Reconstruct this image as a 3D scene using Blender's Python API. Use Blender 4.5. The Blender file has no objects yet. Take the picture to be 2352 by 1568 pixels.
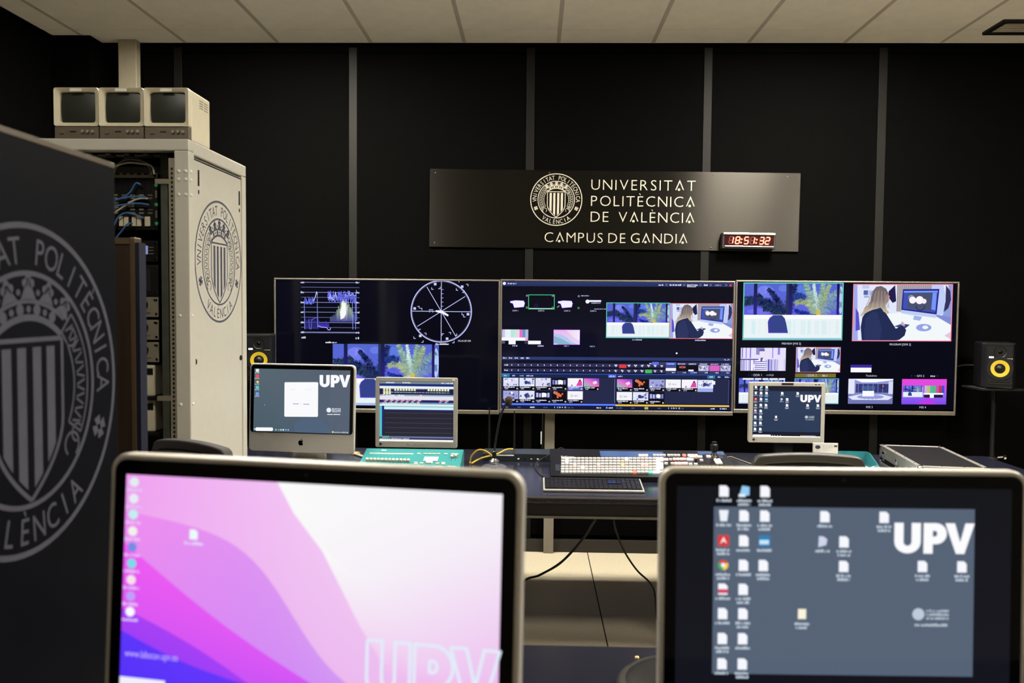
import bpy, math, random
from mathutils import Vector, Matrix, Euler
random.seed(7)
PI = math.pi
sc = bpy.context.scene
C = sc.collection

# ------------------------------------------------------------------ camera
F = 1882.0                                   # focal length in pixels of the 2352 px frame
CAMZ = 1.65
cam = bpy.data.objects.new('camera', bpy.data.cameras.new('camera'))
C.objects.link(cam)
cam.data.sensor_width = 36.0
cam.data.lens = 36.0 * F / 2352.0
cam.data.clip_start = 0.05
CAMROT = (Matrix.Rotation(math.radians(1.49), 3, 'Z') @ Matrix.Rotation(math.radians(90 - 2.555), 3, 'X')
          @ Matrix.Rotation(math.radians(0.5), 3, 'Z'))
cam.matrix_world = Matrix.Translation((0, 0, CAMZ)) @ CAMROT.to_4x4()
cam.data.dof.use_dof = True
cam.data.dof.focus_distance = 5.2
cam.data.dof.aperture_fstop = 4.3
sc.camera = cam

def at(px, py, Y):                           # photo pixel -> point on the plane y = Y
    d = CAMROT @ Vector(((px - 1176) / F, -(py - 784) / F, -1))
    t = Y / d.y
    return Vector((d.x * t, Y, CAMZ + d.z * t))
def atz(px, py, Z):                          # photo pixel -> point on the horizontal plane z = Z
    d = CAMROT @ Vector(((px - 1176) / F, -(py - 784) / F, -1))
    t = (Z - CAMZ) / d.z
    return Vector((d.x * t, d.y * t, Z))

# ------------------------------------------------------------------ world and exposure
w = bpy.data.worlds.new('world'); sc.world = w; w.use_nodes = True
w.node_tree.nodes['Background'].inputs[0].default_value = (0.5, 0.55, 0.6, 1)
w.node_tree.nodes['Background'].inputs[1].default_value = 0.02
sc.view_settings.view_transform = 'Standard'
sc.view_settings.look = 'None'
sc.view_settings.gamma = 1.0
sc.view_settings.exposure = 0.0
sc.view_settings.use_curve_mapping = False
LAMP = 200.0                                   # radiance of the ceiling light diffusers
LAMPCOL = (1.0, 0.94, 0.80)

# ------------------------------------------------------------------ colour and materials
def s2l(c):
    c = c / 255.0
    return c / 12.92 if c <= 0.04045 else ((c + 0.055) / 1.055) ** 2.4
def rgb(c): return (s2l(c[0]), s2l(c[1]), s2l(c[2]), 1.0)
M = {}
def mat(name, col, rough=0.5, metal=0.0, var=0.08, nscale=30.0, bump=0.0, bscale=200.0, spec=0.5, emit=None, estr=1.0, alpha=1.0, trans=0.0, aniso=None):
    m = bpy.data.materials.new(name); m.use_nodes = True
    nt = m.node_tree; b = nt.nodes['Principled BSDF']
    b.inputs['Roughness'].default_value = rough
    b.inputs['Metallic'].default_value = metal
    b.inputs['Specular IOR Level'].default_value = spec
    tc = nt.nodes.new('ShaderNodeTexCoord')
    n = nt.nodes.new('ShaderNodeTexNoise'); n.inputs['Scale'].default_value = nscale; n.inputs['Detail'].default_value = 4
    src = tc.outputs['Object']
    if aniso:
        mp = nt.nodes.new('ShaderNodeMapping'); mp.inputs['Scale'].default_value = aniso
        nt.links.new(src, mp.inputs['Vector']); src = mp.outputs['Vector']
    nt.links.new(src, n.inputs['Vector'])
    r = nt.nodes.new('ShaderNodeValToRGB')
    r.color_ramp.elements[0].position = 0.3; r.color_ramp.elements[1].position = 0.7
    r.color_ramp.elements[0].color = tuple(max(0, c * (1 - var)) for c in col) + (1,)
    r.color_ramp.elements[1].color = tuple(min(1, c * (1 + var)) for c in col) + (1,)
    nt.links.new(n.outputs['Fac'], r.inputs['Fac'])
    nt.links.new(r.outputs['Color'], b.inputs['Base Color'])
    if bump > 0:
        n2 = nt.nodes.new('ShaderNodeTexNoise'); n2.inputs['Scale'].default_value = bscale
        nt.links.new(src, n2.inputs['Vector'])
        bp = nt.nodes.new('ShaderNodeBump'); bp.inputs['Strength'].default_value = bump; bp.inputs['Distance'].default_value = 0.004
        nt.links.new(n2.outputs['Fac'], bp.inputs['Height']); nt.links.new(bp.outputs['Normal'], b.inputs['Normal'])
    if emit:
        b.inputs['Emission Color'].default_value = tuple(emit) + (1,)
        b.inputs['Emission Strength'].default_value = estr
    if alpha < 1: b.inputs['Alpha'].default_value = alpha
    if trans > 0: b.inputs['Transmission Weight'].default_value = trans
    M[name] = m
    return m
def screen_mat(name, strength, rough=0.08, spec=0.14):
    m = bpy.data.materials.new(name); m.use_nodes = True
    nt = m.node_tree; b = nt.nodes['Principled BSDF']
    b.inputs['Base Color'].default_value = (0.0006, 0.0006, 0.0008, 1)
    b.inputs['Roughness'].default_value = rough
    b.inputs['Specular IOR Level'].default_value = spec
    a = nt.nodes.new('ShaderNodeAttribute'); a.attribute_name = 'Col'
    nt.links.new(a.outputs['Color'], b.inputs['Emission Color'])
    b.inputs['Emission Strength'].default_value = strength
    M[name] = m
def print_mat(name, rough=0.5, metal=0.0):
    m = bpy.data.materials.new(name); m.use_nodes = True
    nt = m.node_tree; b = nt.nodes['Principled BSDF']
    a = nt.nodes.new('ShaderNodeAttribute'); a.attribute_name = 'Col'
    nt.links.new(a.outputs['Color'], b.inputs['Base Color'])
    b.inputs['Roughness'].default_value = rough; b.inputs['Metallic'].default_value = metal
    M[name] = m
mat('wall_felt', (0.0011, 0.00107, 0.00105), 0.9, var=0.25, nscale=60, bump=0.5, bscale=400, spec=0.03)
mat('batten', (0.0042, 0.0036, 0.0032), 0.6, var=0.15, spec=0.15)
mat('ceil_tile', (0.92, 0.88, 0.79), 0.9, var=0.03, nscale=9, bump=0.25, bscale=260, spec=0.2)
mat('ceil_bar', (0.52, 0.48, 0.42), 0.6, var=0.03)
mat('floor_tile', (0.50, 0.44, 0.33), 0.42, var=0.07, nscale=70, bump=0.04)
mat('wall_dark', (0.25, 0.235, 0.21), 0.85, var=0.03)
mat('joint', (0.03, 0.025, 0.022), 0.9)
mat('lamp', (0.9, 0.9, 0.85), 0.5, emit=LAMPCOL, estr=LAMP)
mat('lamp_low', (0.9, 0.9, 0.85), 0.5, emit=LAMPCOL, estr=LAMP * 0.17)
mat('lamp_half', (0.9, 0.9, 0.85), 0.5, emit=LAMPCOL, estr=LAMP * 0.42)
mat('white_metal', (0.68, 0.66, 0.60), 0.38, var=0.02, spec=0.5)
mat('rack_paint', (0.50, 0.485, 0.435), 0.33, var=0.02, spec=0.5)
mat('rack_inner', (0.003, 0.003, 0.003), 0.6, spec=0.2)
mat('rail_zinc', (0.12, 0.13, 0.11), 0.45, metal=0.6, var=0.12, nscale=20)
mat('cream', (0.64, 0.59, 0.45), 0.45, var=0.03)
mat('lit_slot', (0.5, 0.47, 0.36), 0.6)
mat('cream_dark', (0.12, 0.10, 0.072), 0.5, var=0.05)
mat('crt_glass', (0.024, 0.027, 0.020), 0.42, spec=0.4)
mat('black_plastic', (0.0045, 0.0045, 0.005), 0.45, var=0.1, spec=0.35)
mat('black_gloss', (0.0008, 0.0008, 0.001), 0.06, spec=0.12)
mat('black_satin', (0.004, 0.004, 0.005), 0.35, spec=0.35)
mat('tv_bezel', (0.30, 0.27, 0.23), 0.36, metal=0.85, var=0.05)
mat('aluminium', (0.53, 0.50, 0.455), 0.40, metal=0.25, var=0.02, nscale=80)
mat('aluminium_bright', (0.78, 0.76, 0.72), 0.25, metal=0.9, var=0.02)
mat('chrome', (0.8, 0.8, 0.78), 0.12, metal=1.0, var=0.01)
mat('desk_top', (0.010, 0.0105, 0.020), 0.2, var=0.12, nscale=120, spec=0.5)
mat('desk_apron', (0.0030, 0.0026, 0.0026), 0.55, var=0.1, spec=0.2)
mat('skirting', (0.009, 0.007, 0.0062), 0.5, var=0.1)
mat('glint_metal', (0.9, 0.62, 0.25), 0.25, metal=1.0, var=0.02)
mat('desk_edge', (0.07, 0.062, 0.052), 0.4, var=0.05)
mat('desk_leg', (0.05, 0.05, 0.05), 0.4, metal=0.6)
mat('sign_metal', (0.025, 0.0228, 0.020), 0.33, metal=0.92, var=0.10, nscale=40, aniso=(1, 1, 60))
_nt = M['sign_metal'].node_tree; _b = _nt.nodes['Principled BSDF']
_tg = _nt.nodes.new('ShaderNodeTangent'); _tg.direction_type = 'RADIAL'; _tg.axis = 'Z'
_nt.links.new(_tg.outputs['Tangent'], _b.inputs['Tangent']); _b.inputs['Anisotropic'].default_value = 0.9; _b.inputs['Anisotropic Rotation'].default_value = 0.25
mat('sign_letter', (0.37, 0.345, 0.28), 0.5, var=0.03)
mat('crest_blue', (0.07, 0.075, 0.11), 0.5, var=0.04)
mat('crest_grey', (0.075, 0.077, 0.105), 0.6, var=0.05, spec=0.1)
mat('dark_panel', (0.0016, 0.0019, 0.0048), 0.6, var=0.15, nscale=8, spec=0.06)
mat('clock_case', (0.02, 0.019, 0.018), 0.4)
mat('clock_face', (0.020, 0.002, 0.003), 0.15)
mat('digit_on', (0.3, 0.02, 0.01), 0.4, emit=(1.0, 0.10, 0.045), estr=3.2)
mat('digit_core', (0.3, 0.1, 0.06), 0.4, emit=(1.0, 0.62, 0.40), estr=1.25)
mat('digit_off', (0.06, 0.003, 0.005), 0.4, emit=(0.06, 0.0, 0.002), estr=0.4)
mat('cone_yellow', (0.40, 0.29, 0.012), 0.45, var=0.05)
mat('rubber', (0.004, 0.004, 0.004), 0.45, spec=0.3)
mat('grey_rubber', (0.028, 0.027, 0.027), 0.55)
mat('led_white', (0.9, 0.9, 1.0), 0.4, emit=(0.8, 0.82, 1.0), estr=1.1)
mat('led_green', (0.01, 0.08, 0.02), 0.4, emit=(0.012, 0.09, 0.02), estr=1.0)
mat('lg_silver', (0.40, 0.38, 0.335), 0.42, metal=0.15, var=0.02)
mat('teal_paint', (0.02, 0.17, 0.18), 0.38, var=0.03, spec=0.45)
mat('teal_dark', (0.02, 0.10, 0.11), 0.5)
mat('button_ivory', (0.42, 0.385, 0.30), 0.45, var=0.02)
mat('lcd_blue', (0.25, 0.30, 0.55), 0.3, emit=(0.20, 0.24, 0.52), estr=0.75)
mat('button_white', (0.42, 0.40, 0.38), 0.4, emit=(0.85, 0.76, 0.68), estr=0.2)
mat('button_lit', (0.9, 0.9, 0.95), 0.4, emit=(0.85, 0.85, 1.0), estr=1.6)
mat('button_pink', (0.8, 0.5, 0.45), 0.4, emit=(1.0, 0.55, 0.50), estr=0.75)
mat('button_red', (0.8, 0.1, 0.06), 0.4, emit=(1.0, 0.18, 0.12), estr=1.5)
mat('button_orange', (0.8, 0.3, 0.1), 0.4, emit=(1.0, 0.45, 0.18), estr=1.5)
mat('button_green', (0.1, 0.8, 0.4), 0.4, emit=(0.12, 1.0, 0.50), estr=1.5)
mat('switch_display', (0.02, 0.04, 0.10), 0.2, emit=(0.020, 0.04, 0.12), estr=1.0)
mat('key_black', (0.006, 0.006, 0.010), 0.35)
mat('key_blue', (0.008, 0.015, 0.06), 0.35)
mat('kb_silver', (0.38, 0.36, 0.35), 0.35, metal=0.3)
mat('yellow_cable', (0.38, 0.26, 0.02), 0.45)
mat('blue_cable', (0.06, 0.16, 0.42), 0.35)
mat('white_cable', (0.55, 0.52, 0.45), 0.4)
mat('black_cable', (0.010, 0.009, 0.010), 0.45)
mat('foam_brown', (0.02, 0.009, 0.006), 0.95, bump=0.8, bscale=300)
mat('clear_base', (0.11, 0.11, 0.13), 0.25, metal=0.4)
mat('receiver', (0.014, 0.018, 0.024), 0.35)
mat('label_white', (0.75, 0.74, 0.70), 0.6)
mat('paper', (0.5, 0.48, 0.46), 0.75)
mat('teal_clear', (0.03, 0.22, 0.25), 0.15, var=0.03, alpha=0.62)
mat('case_alu', (0.45, 0.43, 0.39), 0.33, metal=0.75, var=0.04)
mat('case_black', (0.0045, 0.004, 0.005), 0.7, bump=0.4, bscale=500, spec=0.12)
mat('chair_fabric', (0.042, 0.036, 0.041), 0.8, var=0.1, bump=0.4, bscale=500)
mat('chair_frame', (0.028, 0.026, 0.023), 0.45, var=0.04)
mat('brown_wood', (0.022, 0.012, 0.006), 0.45, var=0.3, nscale=5, aniso=(6, 6, 0.6))
mat('tan_edge', (0.065, 0.042, 0.02), 0.45, var=0.1)
mat('navy', (0.0025, 0.0035, 0.018), 0.5)
mat('duct_beige', (0.17, 0.15, 0.12), 0.6, var=0.03)
mat('post_beige', (0.34, 0.30, 0.22), 0.6, var=0.03)
mat('tan_wood', (0.50, 0.32, 0.12), 0.5)
mat('unit_black', (0.003, 0.003, 0.003), 0.5, spec=0.25)
mat('unit_beige', (0.22, 0.20, 0.15), 0.42, var=0.04)
mat('case_dome', (0.0022, 0.0018, 0.0017), 0.6, spec=0.15)
mat('case_rim', (0.016, 0.014, 0.011), 0.6, spec=0.2)
mat('grille_dark', (0.02, 0.02, 0.019), 0.5, metal=0.4)
screen_mat('screen', 1.0)
screen_mat('screen_matte', 1.0, rough=0.35, spec=0.3)
print_mat('print')

# ------------------------------------------------------------------ mesh builder
def catmull(pts, n=8):
    P = [Vector(p) for p in pts]
    if len(P) < 3: return P
    P = [P[0] * 2 - P[1]] + P + [P[-1] * 2 - P[-2]]
    out = []
    for i in range(1, len(P) - 2):
        a, b, c, d = P[i - 1], P[i], P[i + 1], P[i + 2]
        for k in range(n):
            t = k / n
            out.append(0.5 * ((2 * b) + (c - a) * t + (2 * a - 5 * b + 4 * c - d) * t * t + (3 * b - a - 3 * c + d) * t ** 3))
    out.append(P[-2]); return out
def rr(wd, ht, r, n=5, cx=0, cy=0):          # rounded rectangle outline, counter-clockwise
    out = []
    for (sx, sy, a0) in ((1, 1, 0), (-1, 1, 90), (-1, -1, 180), (1, -1, 270)):
        for k in range(n + 1):
            a = math.radians(a0 + 90 * k / n)
            out.append((cx + sx * (wd / 2 - r) + r * math.cos(a), cy + sy * (ht / 2 - r) + r * math.sin(a)))
    return out
def circ(r, n=24, cx=0, cy=0, a0=0): return [(cx + r * math.cos(a0 + 2 * PI * k / n), cy + r * math.sin(a0 + 2 * PI * k / n)) for k in range(n)]
class MB:
    def __init__(s): s.v = []; s.f = []
    def add(s, vs, fs):
        b = len(s.v); s.v += [tuple(p) for p in vs]; s.f += [tuple(i + b for i in f) for f in fs]; return s
    def box(s, x0, x1, y0, y1, z0, z1, mtx=None):
        vs = [Vector((x, y, z)) for z in (z0, z1) for y in (y0, y1) for x in (x0, x1)]
        if mtx: vs = [mtx @ p for p in vs]
        return s.add(vs, [(0, 2, 3, 1), (4, 5, 7, 6), (0, 1, 5, 4), (2, 6, 7, 3), (0, 4, 6, 2), (1, 3, 7, 5)])
    def cyl(s, p0, p1, r0, r1=None, n=16, caps=True):
        p0 = Vector(p0); p1 = Vector(p1); r1 = r0 if r1 is None else r1
        d = (p1 - p0).normalized(); q = d.to_track_quat('Z', 'Y')
        vs = []
        for p, r in ((p0, r0), (p1, r1)):
            for k in range(n):
                a = 2 * PI * k / n; vs.append(p + q @ Vector((r * math.cos(a), r * math.sin(a), 0)))
        fs = [(k, (k + 1) % n, n + (k + 1) % n, n + k) for k in range(n)]
        if caps: fs += [tuple(range(n - 1, -1, -1)), tuple(range(n, 2 * n))]
        return s.add(vs, fs)
    def tube(s, pts, r, n=8, smooth=8):
        P = catmull(pts, smooth) if smooth else [Vector(p) for p in pts]
        vs = []; up = Vector((0, 0, 1))
        for i, p in enumerate(P):
            d = (P[min(i + 1, len(P) - 1)] - P[max(i - 1, 0)])
            if d.length < 1e-9: d = Vector((0, 0, 1))
            q = d.normalized()
            a = q.cross(up)
            if a.length < 0.05: a = q.cross(Vector((0, 1, 0)))
            a.normalize(); b = q.cross(a)
            rr_ = r(i / max(1, len(P) - 1)) if callable(r) else r
            for k in range(n):
                t = 2 * PI * k / n; vs.append(p + a * (rr_ * math.cos(t)) + b * (rr_ * math.sin(t)))
        fs = []
        for i in range(len(P) - 1):
            for k in range(n): fs.append((i * n + k, i * n + (k + 1) % n, (i + 1) * n + (k + 1) % n, (i + 1) * n + k))
        fs += [tuple(range(n)), tuple(range(len(P) * n - 1, (len(P) - 1) * n - 1, -1))]
        return s.add(vs, fs)
    def prism(s, poly, axis, a0, a1, mtx=None):   # poly in the two other axes
        n = len(poly)
        def P(p, a):
            q = {'x': (a, p[0], p[1]), 'y': (p[0], a, p[1]), 'z': (p[0], p[1], a)}[axis]
            return mtx @ Vector(q) if mtx else q
        vs = [P(p, a0) for p in poly] + [P(p, a1) for p in poly]
        fs = [(k, (k + 1) % n, n + (k + 1) % n, n + k) for k in range(n)] + [tuple(range(n - 1, -1, -1)), tuple(range(n, 2 * n))]
        return s.add(vs, fs)
    def ring(s, outer, inner, axis, a0, a1, a0i=None):  # frame with a hole; outlines with equal point counts
        n = len(outer); a0i = a0 if a0i is None else a0i
        P = lambda p, a: {'x': (a, p[0], p[1]), 'y': (p[0], a, p[1]), 'z': (p[0], p[1], a)}[axis]
        vs = [P(p, a0) for p in outer] + [P(p, a0i) for p in inner] + [P(p, a1) for p in inner] + [P(p, a1) for p in outer]
        fs = []
        for k in range(n):
            j = (k + 1) % n
            for L in range(4):
                M_ = (L + 1) % 4
                fs.append((L * n + k, L * n + j, M_ * n + j, M_ * n + k))
        return s.add(vs, fs)
    def lathe(s, prof, n=24, c=(0, 0, 0), axis='z', cap0=True):
        vs = []
        for (r, a) in prof:
            for k in range(n):
                t = 2 * PI * k / n; x, y = r * math.cos(t), r * math.sin(t)
                q = {'z': (x, y, a), 'y': (x, a, y), 'x': (a, x, y)}[axis]
                vs.append((q[0] + c[0], q[1] + c[1], q[2] + c[2]))
        fs = []
        for i in range(len(prof) - 1):
            for k in range(n): fs.append((i * n + k, i * n + (k + 1) % n, (i + 1) * n + (k + 1) % n, (i + 1) * n + k))
        fs += ([tuple(range(n - 1, -1, -1))] if cap0 else []) + [tuple(range((len(prof) - 1) * n, len(prof) * n))]
        return s.add(vs, fs)
    def mesh(s, name):
        me = bpy.data.meshes.new(name); me.from_pydata(s.v, [], s.f); me.update()
        import bmesh
        bm = bmesh.new(); bm.from_mesh(me); bmesh.ops.recalc_face_normals(bm, faces=bm.faces); bm.to_mesh(me); bm.free()
        return me
    def build(s, name, material, parent=None, bevel=0.0, smooth=False, seg=2):
        me = s.mesh(name)
        me.materials.append(M[material])
        o = bpy.data.objects.new(name, me); C.objects.link(o)
        if smooth:
            for p in me.polygons: p.use_smooth = True
            try: me.set_sharp_from_angle(angle=math.radians(40))
            except Exception: pass
        if bevel > 0:
            b = o.modifiers.new('bevel', 'BEVEL'); b.width = bevel; b.segments = seg; b.limit_method = 'ANGLE'; b.angle_limit = math.radians(40)
        if parent: o.parent = parent
        return o
def box(x0, x1, y0, y1, z0, z1): return MB().box(x0, x1, y0, y1, z0, z1)
def tag(o, label=None, cat=None, group=None, kind=None):
    if label: o['label'] = label
    if cat: o['category'] = cat
    if group: o['group'] = group
    if kind: o['kind'] = kind
    return o
def thing(name, label, cat, loc=(0, 0, 0), rot=(0, 0, 0), group=None):
    o = bpy.data.objects.new(name, None); C.objects.link(o); o.empty_display_size = 0.1
    o.location = loc; o.rotation_euler = rot
    return tag(o, label, cat, group)
def copy_part(o, name, loc, parent):
    c = o.copy(); c.name = name; C.objects.link(c); c.location = loc; c.parent = parent; return c
def copy_tree(o, parent=None):
    c = o.copy(); C.objects.link(c); c.parent = parent
    for ch in list(o.children): copy_tree(ch, c)
    return c

# ------------------------------------------------------------------ text and flat drawing
_tc = {}
def glyph(t, thin=0.0):                                # flat triangles of a string at size 1
    if (t, thin) in _tc: return _tc[(t, thin)]
    cu = bpy.data.curves.new('text', 'FONT'); cu.body = t; cu.size = 1.0; cu.resolution_u = 3; cu.offset = -thin
    ob = bpy.data.objects.new('text', cu)
    me = bpy.data.meshes.new_from_object(ob)
    vs = [(v.co.x, v.co.y) for v in me.vertices]; fs = [tuple(p.vertices) for p in me.polygons]
    bpy.data.meshes.remove(me); bpy.data.objects.remove(ob); bpy.data.curves.remove(cu)
    xs = [p[0] for p in vs] or [0]
    _tc[(t, thin)] = (vs, fs, min(xs), max(xs)); return _tc[(t, thin)]
class Draw:
    """flat print: polygons in a 2-D frame (v down), colours per corner, thin layers"""
    def __init__(s, tf=None): s.v = []; s.f = []; s.c = []; s.tf = tf or (lambda u, v: (u, v))
    def poly(s, pts, col, layer=1):
        b = len(s.v)
        for (u, v) in pts:
            x, y = s.tf(u, v); s.v.append((x, y, layer))
        n = len(pts); s.f.append(tuple(range(b, b + n)))
        cols = col if isinstance(col, list) else [col] * n
        s.c += [rgb(c) for c in cols]
    def rect(s, u0, v0, u1, v1, col, layer=1, col2=None, horiz=False):
        c2 = col2 or col
        cols = [col, c2, c2, col] if horiz else [col, col, c2, c2]
        s.poly([(u0, v0), (u1, v0), (u1, v1), (u0, v1)], cols, layer)
    def rrect(s, u0, v0, u1, v1, r, col, layer=1):
        s.poly(rr(u1 - u0, v1 - v0, r, 4, (u0 + u1) / 2, (v0 + v1) / 2), col, layer)
    def disc(s, u, v, r, col, layer=1, n=20, ry=None):
        s.poly([(u + r * math.cos(2 * PI * k / n), v + (ry or r) * math.sin(2 * PI * k / n)) for k in range(n)], col, layer)
    def ringd(s, u, v, r0, r1, col, layer=1, n=48, a0=0.0, a1=2 * PI):
        for k in range(n):
            p, q = a0 + (a1 - a0) * k / n, a0 + (a1 - a0) * (k + 1) / n
            s.poly([(u + r0 * math.cos(p), v + r0 * math.sin(p)), (u + r1 * math.cos(p), v + r1 * math.sin(p)),
                    (u + r1 * math.cos(q), v + r1 * math.sin(q)), (u + r0 * math.cos(q), v + r0 * math.sin(q))], col, layer)
    def line(s, pts, wd, col, layer=1, closed=False, taper=False):
        P = [Vector(p) for p in pts]
        if closed: P.append(P[0])
        for i in range(len(P) - 1):
            d = P[i + 1] - P[i]
            if d.length < 1e-9: continue
            n = Vector((-d.y, d.x)).normalized() * wd / 2
            w0 = 1.0; w1 = 1.0
            if taper: w0 = 1 - i / len(P); w1 = 1 - (i + 1) / len(P)
            s.poly([tuple(P[i] + n * w0), tuple(P[i + 1] + n * w1), tuple(P[i + 1] - n * w1), tuple(P[i] - n * w0)], col, layer)
            if not taper and wd > 3 and i > 0: s.disc(P[i].x, P[i].y, wd / 2, col, layer, 10)
    def frame(s, u0, v0, u1, v1, wd, col, layer=3):
        s.rect(u0, v0, u1, v0 + wd, col, layer); s.rect(u0, v1 - wd, u1, v1, col, layer)
        s.rect(u0, v0 + wd, u0 + wd, v1 - wd, col, layer); s.rect(u1 - wd, v0 + wd, u1, v1 - wd, col, layer)
    def mesh2d(s, vs, fs, col, layer, place):
        for f in fs: s.poly([place(*vs[i]) for i in f], col, layer)
    def text(s, t, u, v, size, col, layer=3, align='c', width=None):
        vs, fs, x0, x1 = glyph(t); k = size / 0.73; kx = k
        if width: kx = width / (x1 - x0)
        off = {'c': (x0 + x1) / 2, 'l': x0, 'r': x1}[align]
        s.mesh2d(vs, fs, col, layer, lambda x, y: (u + (x - off) * kx, v - y * k))
    def smudge(s, u0, u1, v, h, col, layer=3, seed=0):   # unreadable small caption
        r = random.Random(int(u0 * 31 + v * 17 + seed)); u = u0
        while u < u1:
            ww = h * r.uniform(0.35, 0.7); hh = h * r.uniform(0.6, 1.0)
            s.rect(u, v + h / 2 - hh, min(u + ww, u1), v + h / 2, col, layer)
            u += ww + h * (0.15 if r.random() < 0.8 else 0.5)
    def build(s, name, material, parent, place, step=0.00006):
        me = bpy.data.meshes.new(name)
        me.from_pydata([place(x, y, 0.0004 + L * step) for (x, y, L) in s.v], [], s.f); me.update()
        a = me.color_attributes.new('Col', 'FLOAT_COLOR', 'CORNER')
        buf = []
        for p in me.polygons:
            for li in p.loop_indices: buf.extend(s.c[me.loops[li].vertex_index])
        a.data.foreach_set('color', buf)
        me.materials.append(M[material])
        o = bpy.data.objects.new(name, me); C.objects.link(o); o.parent = parent
        return o
def rect_map(u0, v0, u1, v1, W, H, cx=0, cz=0, shear=0.0, lean=0.0):
    """content frame -> metres on a panel W x H centred at (cx, cz)"""
    def tf(u, v):
        uu = u + lean * (v - v0)
        return (cx + ((uu - u0) / (u1 - u0) - 0.5) * W, cz - ((v - shear * (u - u0) - v0) / (v1 - v0) - 0.5) * H)
    return tf
front = lambda x, y, e: (x, -e, y)           # a panel that faces -y

# --- UPV lettering (two versions: solid and outline)
def upv_polys(u0, v0, u1, v1):
    W = u1 - u0; H = v1 - v0
    X = lambda x: u0 + x * W; Y = lambda y: v0 + y * H
    arc = lambda cx, cy, rx, ry, a, b, n=10: [(X(cx + rx * math.cos(math.radians(a + (b - a) * k / n))), Y(cy + ry * math.sin(math.radians(a + (b - a) * k / n)))) for k in range(n + 1)]
    U = [(X(0), Y(0)), (X(0), Y(.62))] + arc(.165, .62, .165, .38, 180, 0)[1:] + [(X(.33), Y(0)), (X(.215), Y(0)), (X(.215), Y(.62))] + arc(.165, .62, .05, .13, 0, 180)[1:] + [(X(.115), Y(0))]
    Pst = [(X(.365), Y(0)), (X(.365), Y(1)), (X(.48), Y(1)), (X(.48), Y(0))]
    bo = [(X(.48), Y(0))] + arc(.52, .345, .135, .345, -90, 90) + [(X(.48), Y(.69))]
    bi = [(X(.48), Y(.25))] + arc(.505, .345, .03, .095, -90, 90) + [(X(.48), Y(.44))]
    V = [(X(.635), Y(0)), (X(.77), Y(1)), (X(.875), Y(1)), (X(1.0), Y(0)), (X(.885), Y(0)), (X(.822), Y(.62)), (X(.755), Y(0))]
    return U, Pst, bo, bi, V
def upv(d, u0, v0, u1, v1, col, layer=4, outline=0):
    U, Pst, bo, bi, V = upv_polys(u0, v0, u1, v1)
    if outline:
        d.line(U, outline, col, layer, closed=True)
        d.line([Pst[3], Pst[0], Pst[1], Pst[2], bo[-1]] + bo[::-1], outline, col, layer, closed=True)
        d.line(bi, outline, col, layer, closed=True)
        d.line(V, outline, col, layer, closed=True)
    else:
        d.poly(U, col, layer); d.poly(Pst, col, layer); d.poly(V, col, layer)
        for k in range(len(bo) - 1): d.poly([bo[k], bo[k + 1], bi[k + 1], bi[k]], col, layer)

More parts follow.
